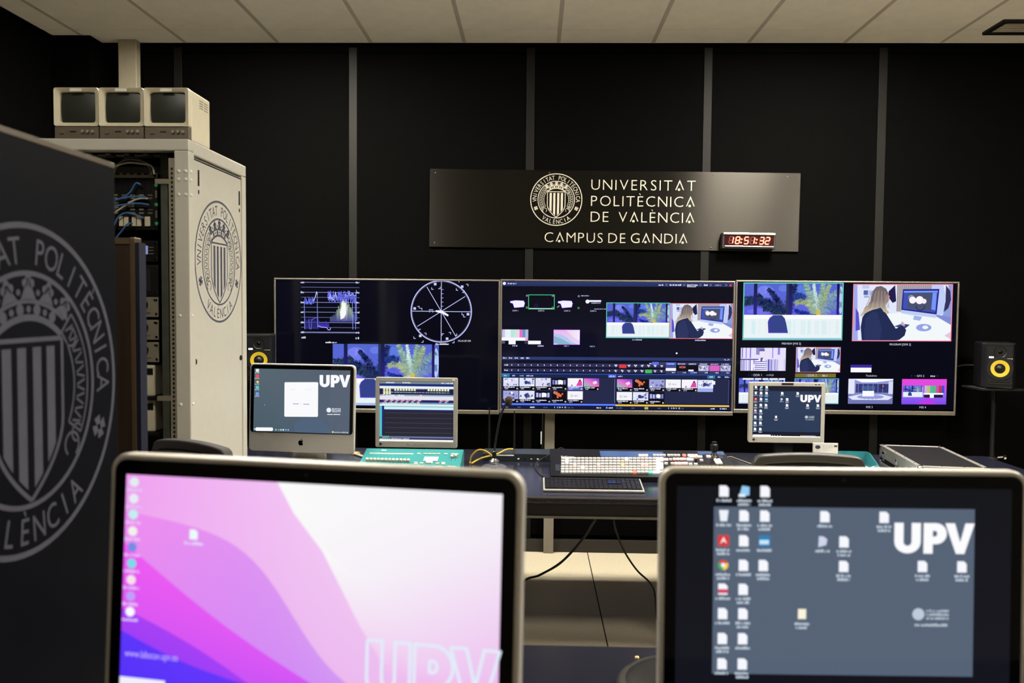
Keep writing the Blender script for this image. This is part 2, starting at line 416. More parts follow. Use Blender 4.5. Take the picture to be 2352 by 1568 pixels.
# --- university crest, centre 0,0, outer radius 1 (v up)
def crest(d, full=True, k1=(255, 255, 255)):
    R = lambda a: math.radians(a)
    d.ringd(0, 0, 0.965, 1.0, k1, 1, 72)
    d.ringd(0, 0, 0.685, 0.715, k1, 1, 64)
    def arc_text(t, a_mid, r, size, step, top=True):
        n = len(t)
        for i, ch in enumerate(t):
            if ch == ' ': continue
            a = R(a_mid + (-(i - (n - 1) / 2) * step if top else (i - (n - 1) / 2) * step))
            vs, fs, x0, x1 = glyph(ch); k = size / 0.73; xm = (x0 + x1) / 2
            ca, sa = math.cos(a), math.sin(a)
            if top: place = lambda x, y: (ca * (r + y * k) + sa * (x - xm) * k * .8, sa * (r + y * k) - ca * (x - xm) * k * .8)
            else: place = lambda x, y: (ca * (r - y * k) - sa * (x - xm) * k * .8, sa * (r - y * k) + ca * (x - xm) * k * .8)
            d.mesh2d(vs, fs, k1, 2, place)
    arc_text('VNIVERSITAT POLITÈCNICA', 90, 0.755, 0.17, 8.4)
    arc_text('VALÈNCIA', 270, 0.925, 0.17, 9.6, top=False)
    for sx in (-1, 1):                        # small crosses
        cx, cy = sx * 0.775, -0.335
        for q in range(4):
            a = R(90 * q + 20 * sx); ax = Vector((math.cos(a), math.sin(a))); n = Vector((-ax.y, ax.x))
            c0 = Vector((cx, cy))
            d.poly([tuple(c0 + n * .016), tuple(c0 + ax * .075 + n * .038), tuple(c0 + ax * .075 - n * .038), tuple(c0 - n * .016)], k1, 2)
    # shield outline and bars
    N = 14
    half = [(.34 * (1 - (k / N) ** 1.9), -.20 - .47 * k / N) for k in range(N + 1)]
    d.line([(-.34, .30), (.34, .30)] + half + [(-x, y) for x, y in half[-2::-1]], 0.028, k1, 2, closed=True)
    def ybot(x): return -.20 - .47 * (1 - min(1, abs(x) / .325)) ** (1 / 1.9) + .045
    for xb in (-.215, -.075, .075, .215):
        x0, x1 = xb - .042, xb + .042
        d.poly([(x0, .255), (x1, .255), (x1, ybot(x1)), (xb, ybot(xb)), (x0, ybot(x0))], k1, 2)
    # crown: lower band, jewel band, five points
    d.ringd(0, -.10, .515, .555, k1, 2, 14, R(52), R(128))
    d.ringd(0, -.10, .62, .645, k1, 2, 14, R(55), R(125))
    for q in range(7):
        a = R(66 + 8 * q); d.disc(.59 * math.cos(a), -.10 + .585 * math.sin(a), .022 if q % 2 else .036, k1, 2, 10)
    for q in range(5):
        a = R(58 + 16 * q); c0 = Vector((.64 * math.cos(a), -.10 + .64 * math.sin(a))); ax = Vector((math.cos(a), math.sin(a)))
        n = Vector((-ax.y, ax.x)); h = .115 if q != 2 else .14
        d.poly([tuple(c0 + n * .075), tuple(c0 + ax * h), tuple(c0 - n * .075)], k1, 2)
        for e in ((h, 0), (h * .72, .034), (h * .72, -.034)): 
            p = c0 + ax * e[0] + n * e[1]; d.disc(p.x, p.y, .027, k1, 2, 9)
        if q < 4:
            a2 = R(66 + 16 * q); d.disc(.69 * math.cos(a2), -.10 + .69 * math.sin(a2), .02, k1, 2, 8)
    # scroll banners each side
    if full:
        for sx in (-1, 1):
            A = [0 + (60 - 6 * k) for k in range(18)]
            o_ = [(sx * .635 * math.cos(R(x * .75)), .635 * math.sin(R(x * .75))) for x in A]
            i_ = [(sx * .475 * math.cos(R(x * .75)), .475 * math.sin(R(x * .75))) for x in A]
            d.line(o_, .016, k1, 2); d.line(i_, .016, k1, 2); d.line([o_[0], i_[0]], .016, k1, 2); d.line([o_[-1], i_[-1]], .016, k1, 2)
            for q in range(1, 17):
                a = R((60 - 6 * q) * .75); p = Vector((sx * .555 * math.cos(a), .555 * math.sin(a)))
                ax = Vector((math.cos(a) * sx, math.sin(a))) * .045; n = Vector((-ax.y, ax.x)) * .3 * (1 if q % 2 else -1)
                d.line([tuple(p - ax + n), tuple(p + ax - n)], .014, k1, 2)
            d.ringd(sx * .44, -.40, .07, .088, k1, 2, 14, R(-60), R(230))
            d.ringd(sx * .50, -.33, .05, .066, k1, 2, 12, R(40), R(300))
            d.ringd(sx * .44, .30, .05, .066, k1, 2, 12, R(-140), R(120))

# ================================================================== THE ROOM
XL, XR, YF, YB, ZC = -3.13, 4.1, -1.6, 5.45, 3.36
# floor: dark substrate with raised-floor tiles
flo = tag(box(XL - .1, XR + .1, YF - .1, YB + .1, -.06, -.006).build('floor', 'joint'), 'beige speckled raised floor of square tiles', kind='structure')
GX = [.376 + .6 * k for k in range(-7, 8)]; GY = [4.32 - .6 * k for k in range(-3, 12)]
gx = [XL] + [x for x in GX if XL + .05 < x < XR - .05] + [XR]
gy = [YF] + sorted(y for y in GY if YF + .05 < y < YB - .05) + [YB]
cache = {}
for i in range(len(gx) - 1):
    for j in range(len(gy) - 1):
        wx, wy = gx[i + 1] - gx[i], gy[j + 1] - gy[j]
        key = (round(wx, 3), round(wy, 3))
        if key not in cache:
            o = box(-wx / 2 + .0035, wx / 2 - .0035, -wy / 2 + .0012, wy / 2 - .0012, -.005, 0).build('tile', 'floor_tile', flo)
            cache[key] = o
        else:
            o = cache[key].copy(); C.objects.link(o); o.parent = flo
        o.location = ((gx[i] + gx[i + 1]) / 2, (gy[j] + gy[j + 1]) / 2, 0)
# ceiling: slab, tiles, T bars
cei = tag(box(XL - .1, XR + .1, YF - .1, YB + .1, ZC + .02, ZC + .08).build('ceiling', 'joint'), 'beige suspended ceiling of square tiles', kind='structure')
CX = [.145 + .615 * k for k in range(-6, 8)]; CY = [5.17 - .6 * k for k in range(0, 12)]
cx_ = [XL] + [x for x in CX if XL + .05 < x < XR - .05] + [XR]
cy_ = [YF] + sorted(y for y in CY if YF + .05 < y < YB - .05) + [YB]
lights = []
for xc in (1.68, -1.39): lights.append((xc, 4.27))
lights += [(2.91, 2.47), (-1.39, 1.27), (2.91, 1.27)]  # panel before the flight case is unseen, added as fill for ceiling and rack
vent_c = None
cache = {}
for i in range(len(cx_) - 1):
    for j in range(len(cy_) - 1):
        x, y = (cx_[i] + cx_[i + 1]) / 2, (cy_[j] + cy_[j + 1]) / 2
        if any(abs(x - a) < .31 and abs(y - b) < .3 for a, b in lights): continue
        wx, wy = cx_[i + 1] - cx_[i], cy_[j + 1] - cy_[j]; key = (round(wx, 3), round(wy, 3))
        if key not in cache:
            o = box(-wx / 2 + .012, wx / 2 - .012, -wy / 2 + .0015, wy / 2 - .0015, 0, .015).build('tile', 'ceil_tile', cei); cache[key] = o
        else:
            o = cache[key].copy(); C.objects.link(o); o.parent = cei
        o.location = (x, y, ZC + random.uniform(-.0006, .0006))
for x in cx_[1:-1]: box(x - .0125, x + .0125, YF, YB - .01, ZC - .001, ZC + .012).build('grid_bar', 'ceil_bar', cei)
for y in cy_[1:-1]: box(XL, XR, y - .004, y + .004, ZC + .004, ZC + .014).build('cross_bar', 'ceil_bar', cei)
for i, (x, y) in enumerate(lights):
    # snap to the tile that holds it
    ii = max(k for k in range(len(cx_)) if cx_[k] < x); jj = max(k for k in range(len(cy_)) if cy_[k] < y)
    a0, a1, b0, b1 = cx_[ii] + .013, cx_[ii + 1] - .013, cy_[jj] + .003, cy_[jj + 1] - .003
    where = ['above the wall screen with the studio pictures', 'above the wall screen with the round vectorscope', 'added as fill over the floor before the flight case', 'over the dark rack', 'over the open floor beside the front desk'][i]
    t = thing('ceiling_light', 'square recessed ceiling light panel ' + where, 'light', ((a0 + a1) / 2, (b0 + b1) / 2, ZC), group='recessed ceiling lights')
    wx, wy = a1 - a0, b1 - b0
    MB().ring(rr(wx, wy, .004, 1), rr(wx - .04, wy - .04, .004, 1), 'z', -.002, .018).build('frame', 'white_metal', t)
    box(-wx / 2 + .02, wx / 2 - .02, -wy / 2 + .02, wy / 2 - .02, .004, .012).build('diffuser', ('lamp', 'lamp', 'lamp', 'lamp_low', 'lamp_half')[i], t)
# ceiling air grille at the right
p = atz(2322, 60, ZC)
t = thing('ceiling_vent', 'dark framed square air grille set in the ceiling', 'vent', (p.x + .10, p.y, ZC))
MB().ring(rr(.42, .24, .006, 1), rr(.36, .18, .004, 1), 'z', -.016, 0).build('frame', 'grille_dark', t)
box(-.18, .18, -.09, .09, -.006, -.002).build('core', 'post_beige', t)
for k in range(5): box(-.18, .18, -.075 + .036 * k - .004, -.075 + .036 * k + .004, -.012, -.004).build('slat', 'ceil_bar', t)
# walls
wb = tag(box(XL - .1, XR + .1, YB, YB + .1, 0, ZC).build('wall_back', 'wall_felt'), 'black felt-clad back wall behind the screens', kind='structure')
BX = [at(p_, 400, YB).x for p_ in (413, 812, 1217, 1621, 2020)]; BX.append(BX[-1] + 1.17)
edges = [XL] + BX + [XR]
for i in range(len(edges) - 1):
    box(edges[i] + .02, edges[i + 1] - .02, YB - .012, YB, .115, ZC - .07).build('panel', 'wall_felt', wb)
for x in BX: box(x - .027, x + .027, YB - .018, YB, .08, ZC - .03).build('batten', 'batten', wb, bevel=.002)
box(XL, XR, YB - .016, YB, ZC - .06, ZC).build('top_strip', 'wall_felt', wb)
tag(box(XL, XR, YB - .028, YB - .0005, 0.001, .085).build('baseboard_back', 'skirting', bevel=.003), 'dark brown skirting along the back wall', kind='structure')
tag(box(XL - .1, XL, YF, YB, 0, ZC).build('wall_left', 'wall_felt'), 'black side wall behind the pale rack', kind='structure')
tag(box(XR, XR + .1, YF, YB, 0, ZC).build('wall_right', 'wall_felt'), 'black side wall beside the speaker', kind='structure')
tag(box(XL, XR, YF - .1, YF, 0, ZC).build('wall_front', 'wall_dark'), 'grey wall behind the front desk', kind='structure')
tag(box(XL, -2.87, 5.28, YB - .02, 0, ZC - .001).build('trim_1', 'wall_felt', bevel=.003), 'black boxed-in corner pilaster', kind='structure')
tag(box(-2.73, -2.61, 5.36, YB - .03, 0.001, ZC - .001).build('trim_2', 'post_beige', bevel=.004), 'beige vertical service duct from floor to ceiling', kind='structure')
px_ = at(1262, 1000, 5.43).x
d_ = thing('cable_duct', 'beige cable trunking running down the wall from the middle screen', 'cable duct', (px_, 5.41, 0.0))
box(-.033, .033, -.018, .011, .001, .33).build('lower_cover', 'duct_beige', d_, bevel=.003)
box(-.033, .033, -.004, .02, .33, .45).build('joint_sleeve', 'wall_felt', d_)
box(-.033, .033, -.018, .02, .45, 1.0).build('upper_cover', 'duct_beige', d_, bevel=.003)

# ================================================================== WALL SCREENS
def vid_palm(d, u0, v0, u1, v1, border=None, L=2, seed=3, rich=1.0):
    W, H = u1 - u0, v1 - v0; X = lambda x: u0 + x * W; Y = lambda y: v0 + y * H
    r = random.Random(seed)
    d.rect(u0, v0, u1, Y(.56), (82, 104, 205), L, (96, 98, 226))
    for (cx, cy, rx, ry, c) in ((.22, .16, .09, .11, (112, 124, 232)), (.2, .13, .05, .07, (136, 142, 246)), (.17, .5, .13, .05, (112, 114, 240)), (.4, .1, .05, .06, (104, 124, 230)), (.57, .14, .05, .1, (92, 124, 226)), (.975, .3, .025, .24, (180, 204, 250))):
        d.disc(X(cx), Y(cy), rx * W, c, L + 1, 14, ry * H)
    def frond(x0, y0, x1, y1, bend, ln, c, n=26, lw=.02, side=1.0):
        a = Vector((x0, y0)); b = Vector((x1, y1)); m = (a + b) / 2 + Vector((0, -bend))
        pts = [(a * (1 - t) ** 2 + m * 2 * t * (1 - t) + b * t * t) for t in [k / n for k in range(n + 1)]]
        d.line([(X(min(max(p.x, 0), 1)), Y(min(max(p.y, 0), .555))) for p in pts], W * .008, c, L + 3)
        for k in range(1, n):
            dv = (pts[k + 1] - pts[k - 1]); dv = Vector((dv.x * W, dv.y * H)).normalized()      # in drawing units
            for sgn in (-1, 1):
                e = (dv * .62 + Vector((-dv.y, dv.x)) * sgn).normalized() * ln * W * r.uniform(.75, 1.15) * (1.05 - .65 * k / n)
                b0 = Vector((X(pts[k].x), Y(pts[k].y))); q = b0 + e + Vector((0, ln * W * .18))
                if not (u0 < b0.x < u1 and v0 < b0.y < Y(.55)): continue
                q.x = min(max(q.x, u0), u1); q.y = min(max(q.y, v0), Y(.558)); hw = dv * W * lw * .5
                jj = r.randint(-30, 26); cc = tuple(max(0, min(255, c[z] + jj)) for z in range(3))
                d.poly([tuple(b0 - hw), tuple(q), tuple(b0 + hw)], cc, L + 3)
    dk = (28, 40, 92); dk2 = (34, 52, 86)
    n_ = int(24 * rich)
    for a in ((.42, .56, .0, .26, .16, .10, dk2), (.42, .56, .12, .33, .18, .09, dk), (.42, .56, .25, .1, .1, .07, dk), (.44, .56, .52, .02, .1, .08, dk), (.2, .25, .0, .36, .04, .08, dk2), (.42, .56, .2, .44, .12, .08, dk2),
              (.62, .30, .48, .25, .1, .07, (40, 62, 140)), (.74, .56, .52, .46, -.05, .06, (30, 52, 150))):
        frond(*a, n=n_)
    lt = (138, 172, 160); yl = (158, 176, 134); wh = (196, 222, 218)
    for a in ((.75, .56, .62, .0, .03, .08, lt), (.75, .56, .80, .0, .0, .08, lt), (.75, .56, .70, .0, .0, .05, wh), (.75, .56, .97, .12, .12, .09, (120, 150, 175)), (.74, .56, .52, .36, .28, .07, yl), (.75, .56, .86, .03, .05, .07, yl), (.76, .56, .98, .36, .12, .09, (115, 140, 190))):
        frond(*a, n=n_)
    d.rect(X(.735), Y(.47), X(.775), Y(.56), (205, 190, 80), L + 4)
    for (a, b, c) in ((.105, .14, (22, 26, 66)), (.455, .49, (22, 24, 62)), (.935, .96, (22, 14, 62))):
        d.rect(X(a), v0, X(b), Y(.56), c, L + 5, (40, 34, 130))
    d.rect(X(.43), v0, X(.455), Y(.56), (34, 52, 88), L + 4)
    d.rect(u0, Y(.56), u1, v1, (232, 244, 246), L + 2)
    d.rect(u0, Y(.56), u1, Y(.63), (252, 250, 250), L + 3)
    for k in range(14): d.rect(X(.02 + .07 * k), Y(.66), X(.02 + .07 * k + r.uniform(.01, .05)), Y(.9), (214 + r.randint(0, 25), 238, 242), L + 3)
    d.rect(u0, Y(.96), u1, v1, (170, 190, 232), L + 3)
    d.poly([(X(x), Y(y)) for (x, y) in ((.262, .87), (.255, .68), (.27, .62), (.31, .565), (.39, .565), (.42, .62), (.435, .7), (.455, .87))], (52, 66, 138), L + 6)
    d.line([(X(x), Y(y)) for (x, y) in ((.455, .87), (.262, .87), (.255, .68), (.27, .62), (.31, .565))], W * .008, (96, 66, 205), L + 7)
    if border: d.frame(u0, v0, u1, v1, W * .011, border, L + 8)
def vid_desk(d, u0, v0, u1, v1, border=None, L=2):
    W, H = u1 - u0, v1 - v0; X = lambda x: u0 + x * W; Y = lambda y: v0 + y * H
    Pn = lambda pts, c, l: d.poly([(X(x), Y(y)) for x, y in pts], c, L + l)
    d.rect(u0, v0, u1, v1, (226, 232, 250), L)
    Pn([(.0, .0), (.04, .0), (.06, 1), (.0, 1)], (160, 172, 238), 1); Pn([(.0, .4), (.015, .4), (.015, .75), (0, .75)], (225, 140, 165), 2)
    Pn([(.03, .42), (.06, .5), (.08, .8), (.035, .82)], (90, 80, 200), 2)
    for (a, b, c, e, k) in ((.09, .02, .16, .08, (190, 205, 240)), (.105, .11, .15, .19, (90, 100, 165)), (.155, .11, .2, .19, (185, 195, 245)), (.11, .2, .16, .24, (160, 180, 230))): d.rect(X(a), Y(b), X(c), Y(e), k, L + 2)
    d.rect(X(.44), v0, X(.79), Y(.48), (176, 168, 172), L + 1)
    for k in range(16): d.rect(X(.445 + .0215 * k), v0, X(.452 + .0215 * k), Y(.47), (150, 146, 156), L + 2)
    Pn([(.79, 0), (.9, 0), (.93, .2), (.92, .5), (.88, .54), (.82, .52), (.8, .3)], (192, 206, 250), 2)
    Pn([(.93, .02), (.975, .12), (.985, .28), (.96, .42), (.91, .5), (.93, .3)], (54, 50, 96), 2)
    Pn([(.95, .0), (1, 0), (1, .7), (.9, .55), (.985, .3)], (140, 160, 220), 1)
    Pn([(.355, .13), (.42, .02), (.435, .3), (.40, .33), (.36, .24)], (34, 28, 78), 3)
    Pn([(.34, .52), (.48, .5), (.60, .56), (.78, .52), (1, .72), (1, 1), (.4, 1), (.33, .7)], (243, 248, 250), 3)
    Pn([(.8, .52), (1, .58), (1, .72)], (130, 140, 215), 3)
    Pn([(.5, .09), (.865, .085), (.845, .53), (.49, .45)], (38, 34, 140), 4); Pn([(.51, .12), (.85, .115), (.832, .5), (.503, .43)], (66, 82, 178), 5)
    Pn([(.51, .12), (.85, .115), (.85, .145), (.51, .15)], (120, 155, 250), 6); Pn([(.80, .15), (.84, .15), (.832, .46), (.79, .44)], (120, 150, 245), 6)
    Pn([(.56, .16), (.79, .15), (.78, .47), (.55, .42)], (74, 82, 110), 6)
    d.disc(X(.60), Y(.28), .035 * W, (252, 244, 250), L + 7, 14); d.disc(X(.67), Y(.28), .04 * W, (253, 248, 250), L + 7, 14); d.disc(X(.715), Y(.30), .025 * W, (250, 235, 248), L + 7, 12)
    d.disc(X(.585), Y(.24), .03 * W, (150, 165, 190), L + 6, 12); d.ringd(X(.68), Y(.38), .04 * W, .048 * W, (44, 44, 70), L + 7, 14, 0, PI)
    Pn([(.49, .45), (.845, .53), (.84, .59), (.49, .51)], (190, 206, 244), 4)
    Pn([(.62, .55), (.70, .57), (.68, .64), (.61, .62)], (160, 178, 235), 4)
    d.disc(X(.72), Y(.76), .078 * W, (150, 162, 228), L + 5, 20, .065 * H); d.disc(X(.735), Y(.755), .03 * W, (240, 245, 250), L + 6, 14, .032 * H)
    Pn([(.93, .9), (1, .82), (1, .97)], (232, 196, 226), 4)
    Pn([(.42, .74), (.5, .69), (.58, .71), (.53, .78)], (60, 70, 130), 5); Pn([(.48, .70), (.505, .65), (.53, .71), (.525, .74)], (206, 170, 190), 6)
    # seated person: dark jumper, long fair hair
    Pn([(.10, 1), (.085, .75), (.10, .58), (.14, .47), (.20, .42), (.28, .41), (.34, .52), (.40, .68), (.44, .78), (.50, .72), (.545, .80), (.53, .9), (.48, .97), (.42, 1)], (34, 44, 84), 6)
    Pn([(.12, .9), (.13, .6), (.2, .48), (.25, .5), (.3, .8), (.28, 1), (.14, 1)], (42, 52, 96), 7)
    hair = [((.175, .30), 0), ((.19, .14), 0), ((.23, .05), 0), ((.28, .035), 0), ((.33, .08), 0), ((.36, .18), .1), ((.352, .28), .3), ((.33, .38), .7), ((.345, .45), 1), ((.37, .50), 1), ((.35, .525), 1), ((.31, .48), 1), ((.285, .41), .8), ((.25, .43), .8), ((.20, .45), .9), ((.16, .48), 1), ((.12, .52), 1), ((.09, .565), 1), ((.075, .55), 1), ((.105, .48), .9), ((.115, .42), .8), ((.15, .37), .5)]
    lo, hi = (108, 96, 104), (204, 188, 162)
    ctr = (.25, .28)
    for k in range(len(hair)):
        (pa, ta), (pb, tb) = hair[k], hair[(k + 1) % len(hair)]
        d.poly([(X(ctr[0]), Y(ctr[1])), (X(pa[0]), Y(pa[1])), (X(pb[0]), Y(pb[1]))], [tuple(lo[i] + (hi[i] - lo[i]) * q for i in range(3)) for q in (.35, ta, tb)], L + 8)
    for k in range(16):
        x0 = .185 + .010 * k; d.line([(X(x0), Y(.12 + .002 * abs(k - 8))), (X(x0 - .012 + .003 * (k - 6)), Y(.3)), (X(x0 - .03 + .006 * (k - 5)), Y(.42))], W * .004, ((96, 86, 96), (170, 154, 140), (140, 124, 120))[k % 3], L + 9)
    Pn([(.338, .17), (.368, .21), (.364, .29), (.345, .33), (.33, .26)], (196, 150, 150), 8)
    if border: d.frame(u0, v0, u1, v1, W * .009, border, L + 9)
def vid_stripes(d, u0, v0, u1, v1, L=2):
    r = random.Random(11); W, H = u1 - u0, v1 - v0; X = lambda x: u0 + x * W; Y = lambda y: v0 + y * H
    d.rect(u0, v0, u1, v1, (232, 226, 252), L)
    for k in range(46):
        a = r.uniform(0, .97); d.rect(X(a), Y(.5), X(a + r.uniform(.008, .02)), v1, r.choice([(96, 90, 190), (140, 140, 225), (250, 250, 255), (70, 60, 150)]), L + 1)
    for (a, b) in ((.02, .05), (.11, .13), (.2, .23), (.7, .72), (.82, .87)): d.rect(X(a), v0, X(b), Y(.45 if a != .82 else .3), (150, 132, 225), L + 1)
    d.rect(X(.34), v0, X(.52), Y(.3), (140, 140, 205), L + 1)
    d.rect(u0, Y(.48), X(.4), Y(.53), (88, 76, 160), L + 2)
    d.disc(X(.47), Y(.22), .055 * W, (242, 228, 240), L + 3, 14, .15 * H); d.rect(X(.41), Y(.06), X(.53), Y(.15), (110, 96, 150), L + 4)
    d.poly([(X(x), Y(y)) for x, y in ((.3, 1), (.28, .75), (.36, .55), (.44, .47), (.52, .5), (.58, .6), (.6, 1))], (250, 248, 254), L + 3)
    for k in range(5): d.poly([(X(.31), Y(.6 + .085 * k)), (X(.59), Y(.57 + .085 * k)), (X(.59), Y(.6 + .085 * k)), (X(.31), Y(.635 + .085 * k))], (84, 66, 190), L + 4)
    d.poly([(X(x), Y(y)) for x, y in ((.44, .44), (.5, .42), (.47, .62), (.44, .58))], (90, 90, 150), L + 5)
def vid_studio(d, u0, v0, u1, v1, L=2):
    W, H = u1 - u0, v1 - v0; X = lambda x: u0 + x * W; Y = lambda y: v0 + y * H
    d.rect(u0, v0, u1, v1, (150, 156, 222), L, (112, 116, 176))
    d.rect(u0, v0, X(.14), Y(.6), (228, 230, 250), L + 1); d.rect(X(.9), Y(.1), u1, Y(.6), (214, 218, 246), L + 1)
    d.poly([(X(x), Y(y)) for x, y in ((.1, 0), (1, 0), (1, .05), (.6, .14), (.3, .14))], (250, 250, 255), L + 2)
    d.rect(X(.17), Y(.2), X(.9), Y(.55), (52, 58, 118), L + 2)
    for k in range(6): d.rect(X(.22 + .11 * k), Y(.2), X(.225 + .11 * k), Y(.55), (180, 190, 240), L + 3)
    d.rect(X(.3), Y(.28), X(.6), Y(.45), (70, 92, 150), L + 3); d.rect(X(.72), Y(.2), X(.82), Y(.4), (40, 44, 90), L + 3); d.disc(X(.78), Y(.29), .02 * W, (240, 90, 110), L + 4, 8)
    d.poly([(X(x), Y(y)) for x, y in ((0, .72), (.25, .62), (.75, .62), (1, .72), (.9, .84), (.1, .84))], (226, 230, 250), L + 2)
    d.disc(X(.5), Y(.72), .3 * W, (148, 158, 220), L + 3, 24, .09 * H)
    d.rect(X(.32), Y(.48), X(.58), Y(.7), (250, 250, 255), L + 4)
    for k in range(5): d.rect(X(.31 + .09 * k), Y(.8), X(.34 + .09 * k), Y(.84), (255, 255, 255), L + 4)
def vid_bars(d, u0, v0, u1, v1, L=2):
    W, H = u1 - u0, v1 - v0; X = lambda x: u0 + x * W; Y = lambda y: v0 + y * H
    d.rect(u0, v0, u1, Y(.5), (236, 70, 222), L, (196, 84, 226)); d.rect(u0, Y(.5), u1, v1, (150, 110, 236), L, (132, 70, 240))
    d.poly([(X(.35), v1), (X(.8), v1), (X(.6), Y(.7))], (186, 60, 236), L + 1)
    vid_palm(d, X(.03), Y(.26), X(.47), Y(.72), None, L + 2, rich=.4)
    for k, c in enumerate(((190, 190, 205), (190, 195, 110), (80, 180, 190), (90, 190, 100), (190, 90, 190), (210, 50, 80), (70, 80, 200))): d.rect(X(.51 + .063 * k), Y(.26), X(.573 + .063 * k), Y(.56), c, L + 2)
    d.rect(X(.49), Y(.55), X(.93), Y(.61), (250, 250, 255), L + 3); d.rect(X(.5), Y(.62), X(.92), Y(.73), (30, 26, 44), L + 3); d.rect(X(.63), Y(.6), X(.72), Y(.74), (250, 250, 250), L + 4)
def vid_wave(d, u0, v0, u1, v1, L=2):
    W, H = u1 - u0, v1 - v0; X = lambda x: u0 + x * W; Y = lambda y: v0 + y * H
    d.rect(u0, v0, u1, v1, (236, 180, 240), L, (226, 220, 246))
    d.poly([(X(x), Y(y)) for x, y in ((0, .25), (.3, .32), (.5, .5), (.7, .8), (.95, 1), (0, 1))], [(180, 200, 235)] * 6, L + 1)
    d.poly([(X(x), Y(y)) for x, y in ((0, .42), (.3, .6), (.55, .85), (.7, 1), (0, 1))], [(140, 178, 206)] * 5, L + 2)
    d.poly([(X(x), Y(y)) for x, y in ((.45, 0), (1, 0), (1, .75), (.7, .45))], [(240, 205, 236), (240, 236, 250), (244, 240, 250), (236, 216, 244)], L + 1)
    d.rect(X(.01), Y(.94), X(.16), Y(1), (255, 255, 255), L + 3); d.frame(u0, v0, u1, v1, W * .012, (190, 80, 255), L + 4)

def tv(name, label, px0, px1, py0, py1, Y=5.30):
    a, b = at(px0, (py0 + py1) / 2, Y), at(px1, (py0 + py1) / 2, Y)
    c = at((px0 + px1) / 2, py0, Y); e = at((px0 + px1) / 2, py1, Y)
    W = b.x - a.x; H = c.z - e.z; cx, cz = (a.x + b.x) / 2, (c.z + e.z) / 2
    t = thing(name, label, 'display', (cx, Y, cz), group='wall screens in a row')
    bz = .011
    box(-W / 2 + .004, W / 2 - .004, .012, .055, -H / 2 + .004, H / 2 - .004).build('back_shell', 'black_plastic', t, bevel=.006)
    for (n_, x0, x1, z0, z1) in (('top_bezel', -W / 2, W / 2, H / 2 - bz, H / 2), ('bottom_bezel', -W / 2, W / 2, -H / 2, -H / 2 + .026), ('side_bezel', -W / 2, -W / 2 + bz, -H / 2 + .026, H / 2 - bz), ('side_bezel', W / 2 - bz, W / 2, -H / 2 + .026, H / 2 - bz)):
        box(x0, x1, -.006, .014, z0, z1).build(n_, 'tv_bezel', t, bevel=.004, seg=3)
    box(-W / 2 + bz, W / 2 - bz, .003, .012, -H / 2 + .026, H / 2 - bz).build('panel', 'black_gloss', t)
    box(-.25, .25, .05, YB - Y - .013, -.18, .18).build('wall_bracket', 'black_plastic', t)
    return t, W, H
onface = lambda x, y, e: (x, .003 - e, y)
WHT = (236, 236, 255)
# ---- left wall screen
t, W, H = tv('wall_screen', 'large wall screen showing a waveform, a round vectorscope and palm fronds', 630, 1148, 640, 948)
d = Draw(rect_map(130, 105, 2220, 1290, W - .022, H - .037, 0, .0075, shear=.0035))
d.rect(130, 105, 2220, 1290, (8, 8, 22), 0, (5, 5, 16))
ln = (150, 158, 214)
for i, v in enumerate((128, 173, 220, 266, 312, 358, 402, 450, 497, 543)): d.line([(368, v), (918, v + 2)], 4, ln if i % 2 == 0 else (112, 118, 170), 2)
d.line([(368, 588), (918, 590)], 5, ln, 2)
for k in range(46): d.rect(372 + 12 * k, 582, 375 + 12 * k, 598, ln, 2)
for i, v in enumerate((128, 220, 312, 402, 497, 588)): d.smudge(364, 398, v, 18, (200, 205, 250), 4, i); d.smudge(884, 918, v, 18, (200, 205, 250), 4, i + 9)
d.smudge(370, 412, 636, 20, (210, 215, 250), 4); d.smudge(882, 916, 640, 20, (210, 215, 250), 4); d.smudge(598, 704, 680, 16, WHT, 4); d.smudge(1635, 1757, 690, 14, WHT, 4)
r = random.Random(5)
def trace(u0, u1, vm, amp, col, n, wd=4):
    d.line([(u0 + (u1 - u0) * k / n, vm + amp * r.uniform(-1, 1)) for k in range(n + 1)], wd, col, 5)
for q in range(3): trace(398, 500, 300, 34, (110, 120, 250), 14, 4)
d.line([(480, 300), (500, 270), (515, 215), (522, 240)], 7, (190, 195, 255), 6)
for q in range(4): trace(618, 890, 262, 58, (110, 118, 250), 30, 4)
trace(622, 700, 248, 45, (215, 218, 255), 12, 5); trace(780, 890, 235, 40, (180, 185, 255), 14, 5)
for (u, v0, v1) in ((398, 300, 560), (520, 225, 540), (852, 300, 560), (878, 260, 560), (888, 300, 480)): d.line([(u, v0), (u + 4, v1)], 5, (140, 150, 245), 5)
d.line([(440, 470), (448, 555), (462, 560), (470, 470), (520, 450)], 5, (110, 110, 220), 5); d.line([(525, 528), (560, 540), (612, 545), (622, 565), (640, 566), (648, 545)], 6, (190, 180, 255), 6)
for k in range(26): d.rect(405 + 5 * k, 455 + r.uniform(0, 30), 409 + 5 * k, 560, (44, 42, 120), 3)
for k in range(34): d.rect(530 + 3.0 * k, 480 + r.uniform(0, 40), 533 + 3.0 * k, 548, (62, 50, 170), 3)
for k in range(70):
    u = 640 + 3.5 * k; h = 200 * math.exp(-((u - 775) / 75.0) ** 2) + 40
    c0 = (70, 90, 90) if u < 700 else (150, 175, 140) if abs(u - 775) > 28 else (236, 244, 235)
    d.rect(u, 490 - h * r.uniform(.6, 1.0), u + 4, 490, c0 if u < 860 else (80, 84, 150), 4, (70, 66, 150))
d.poly([(735, 400), (755, 330), (768, 280), (790, 350), (792, 420), (772, 455), (740, 470)], (248, 250, 246), 5)
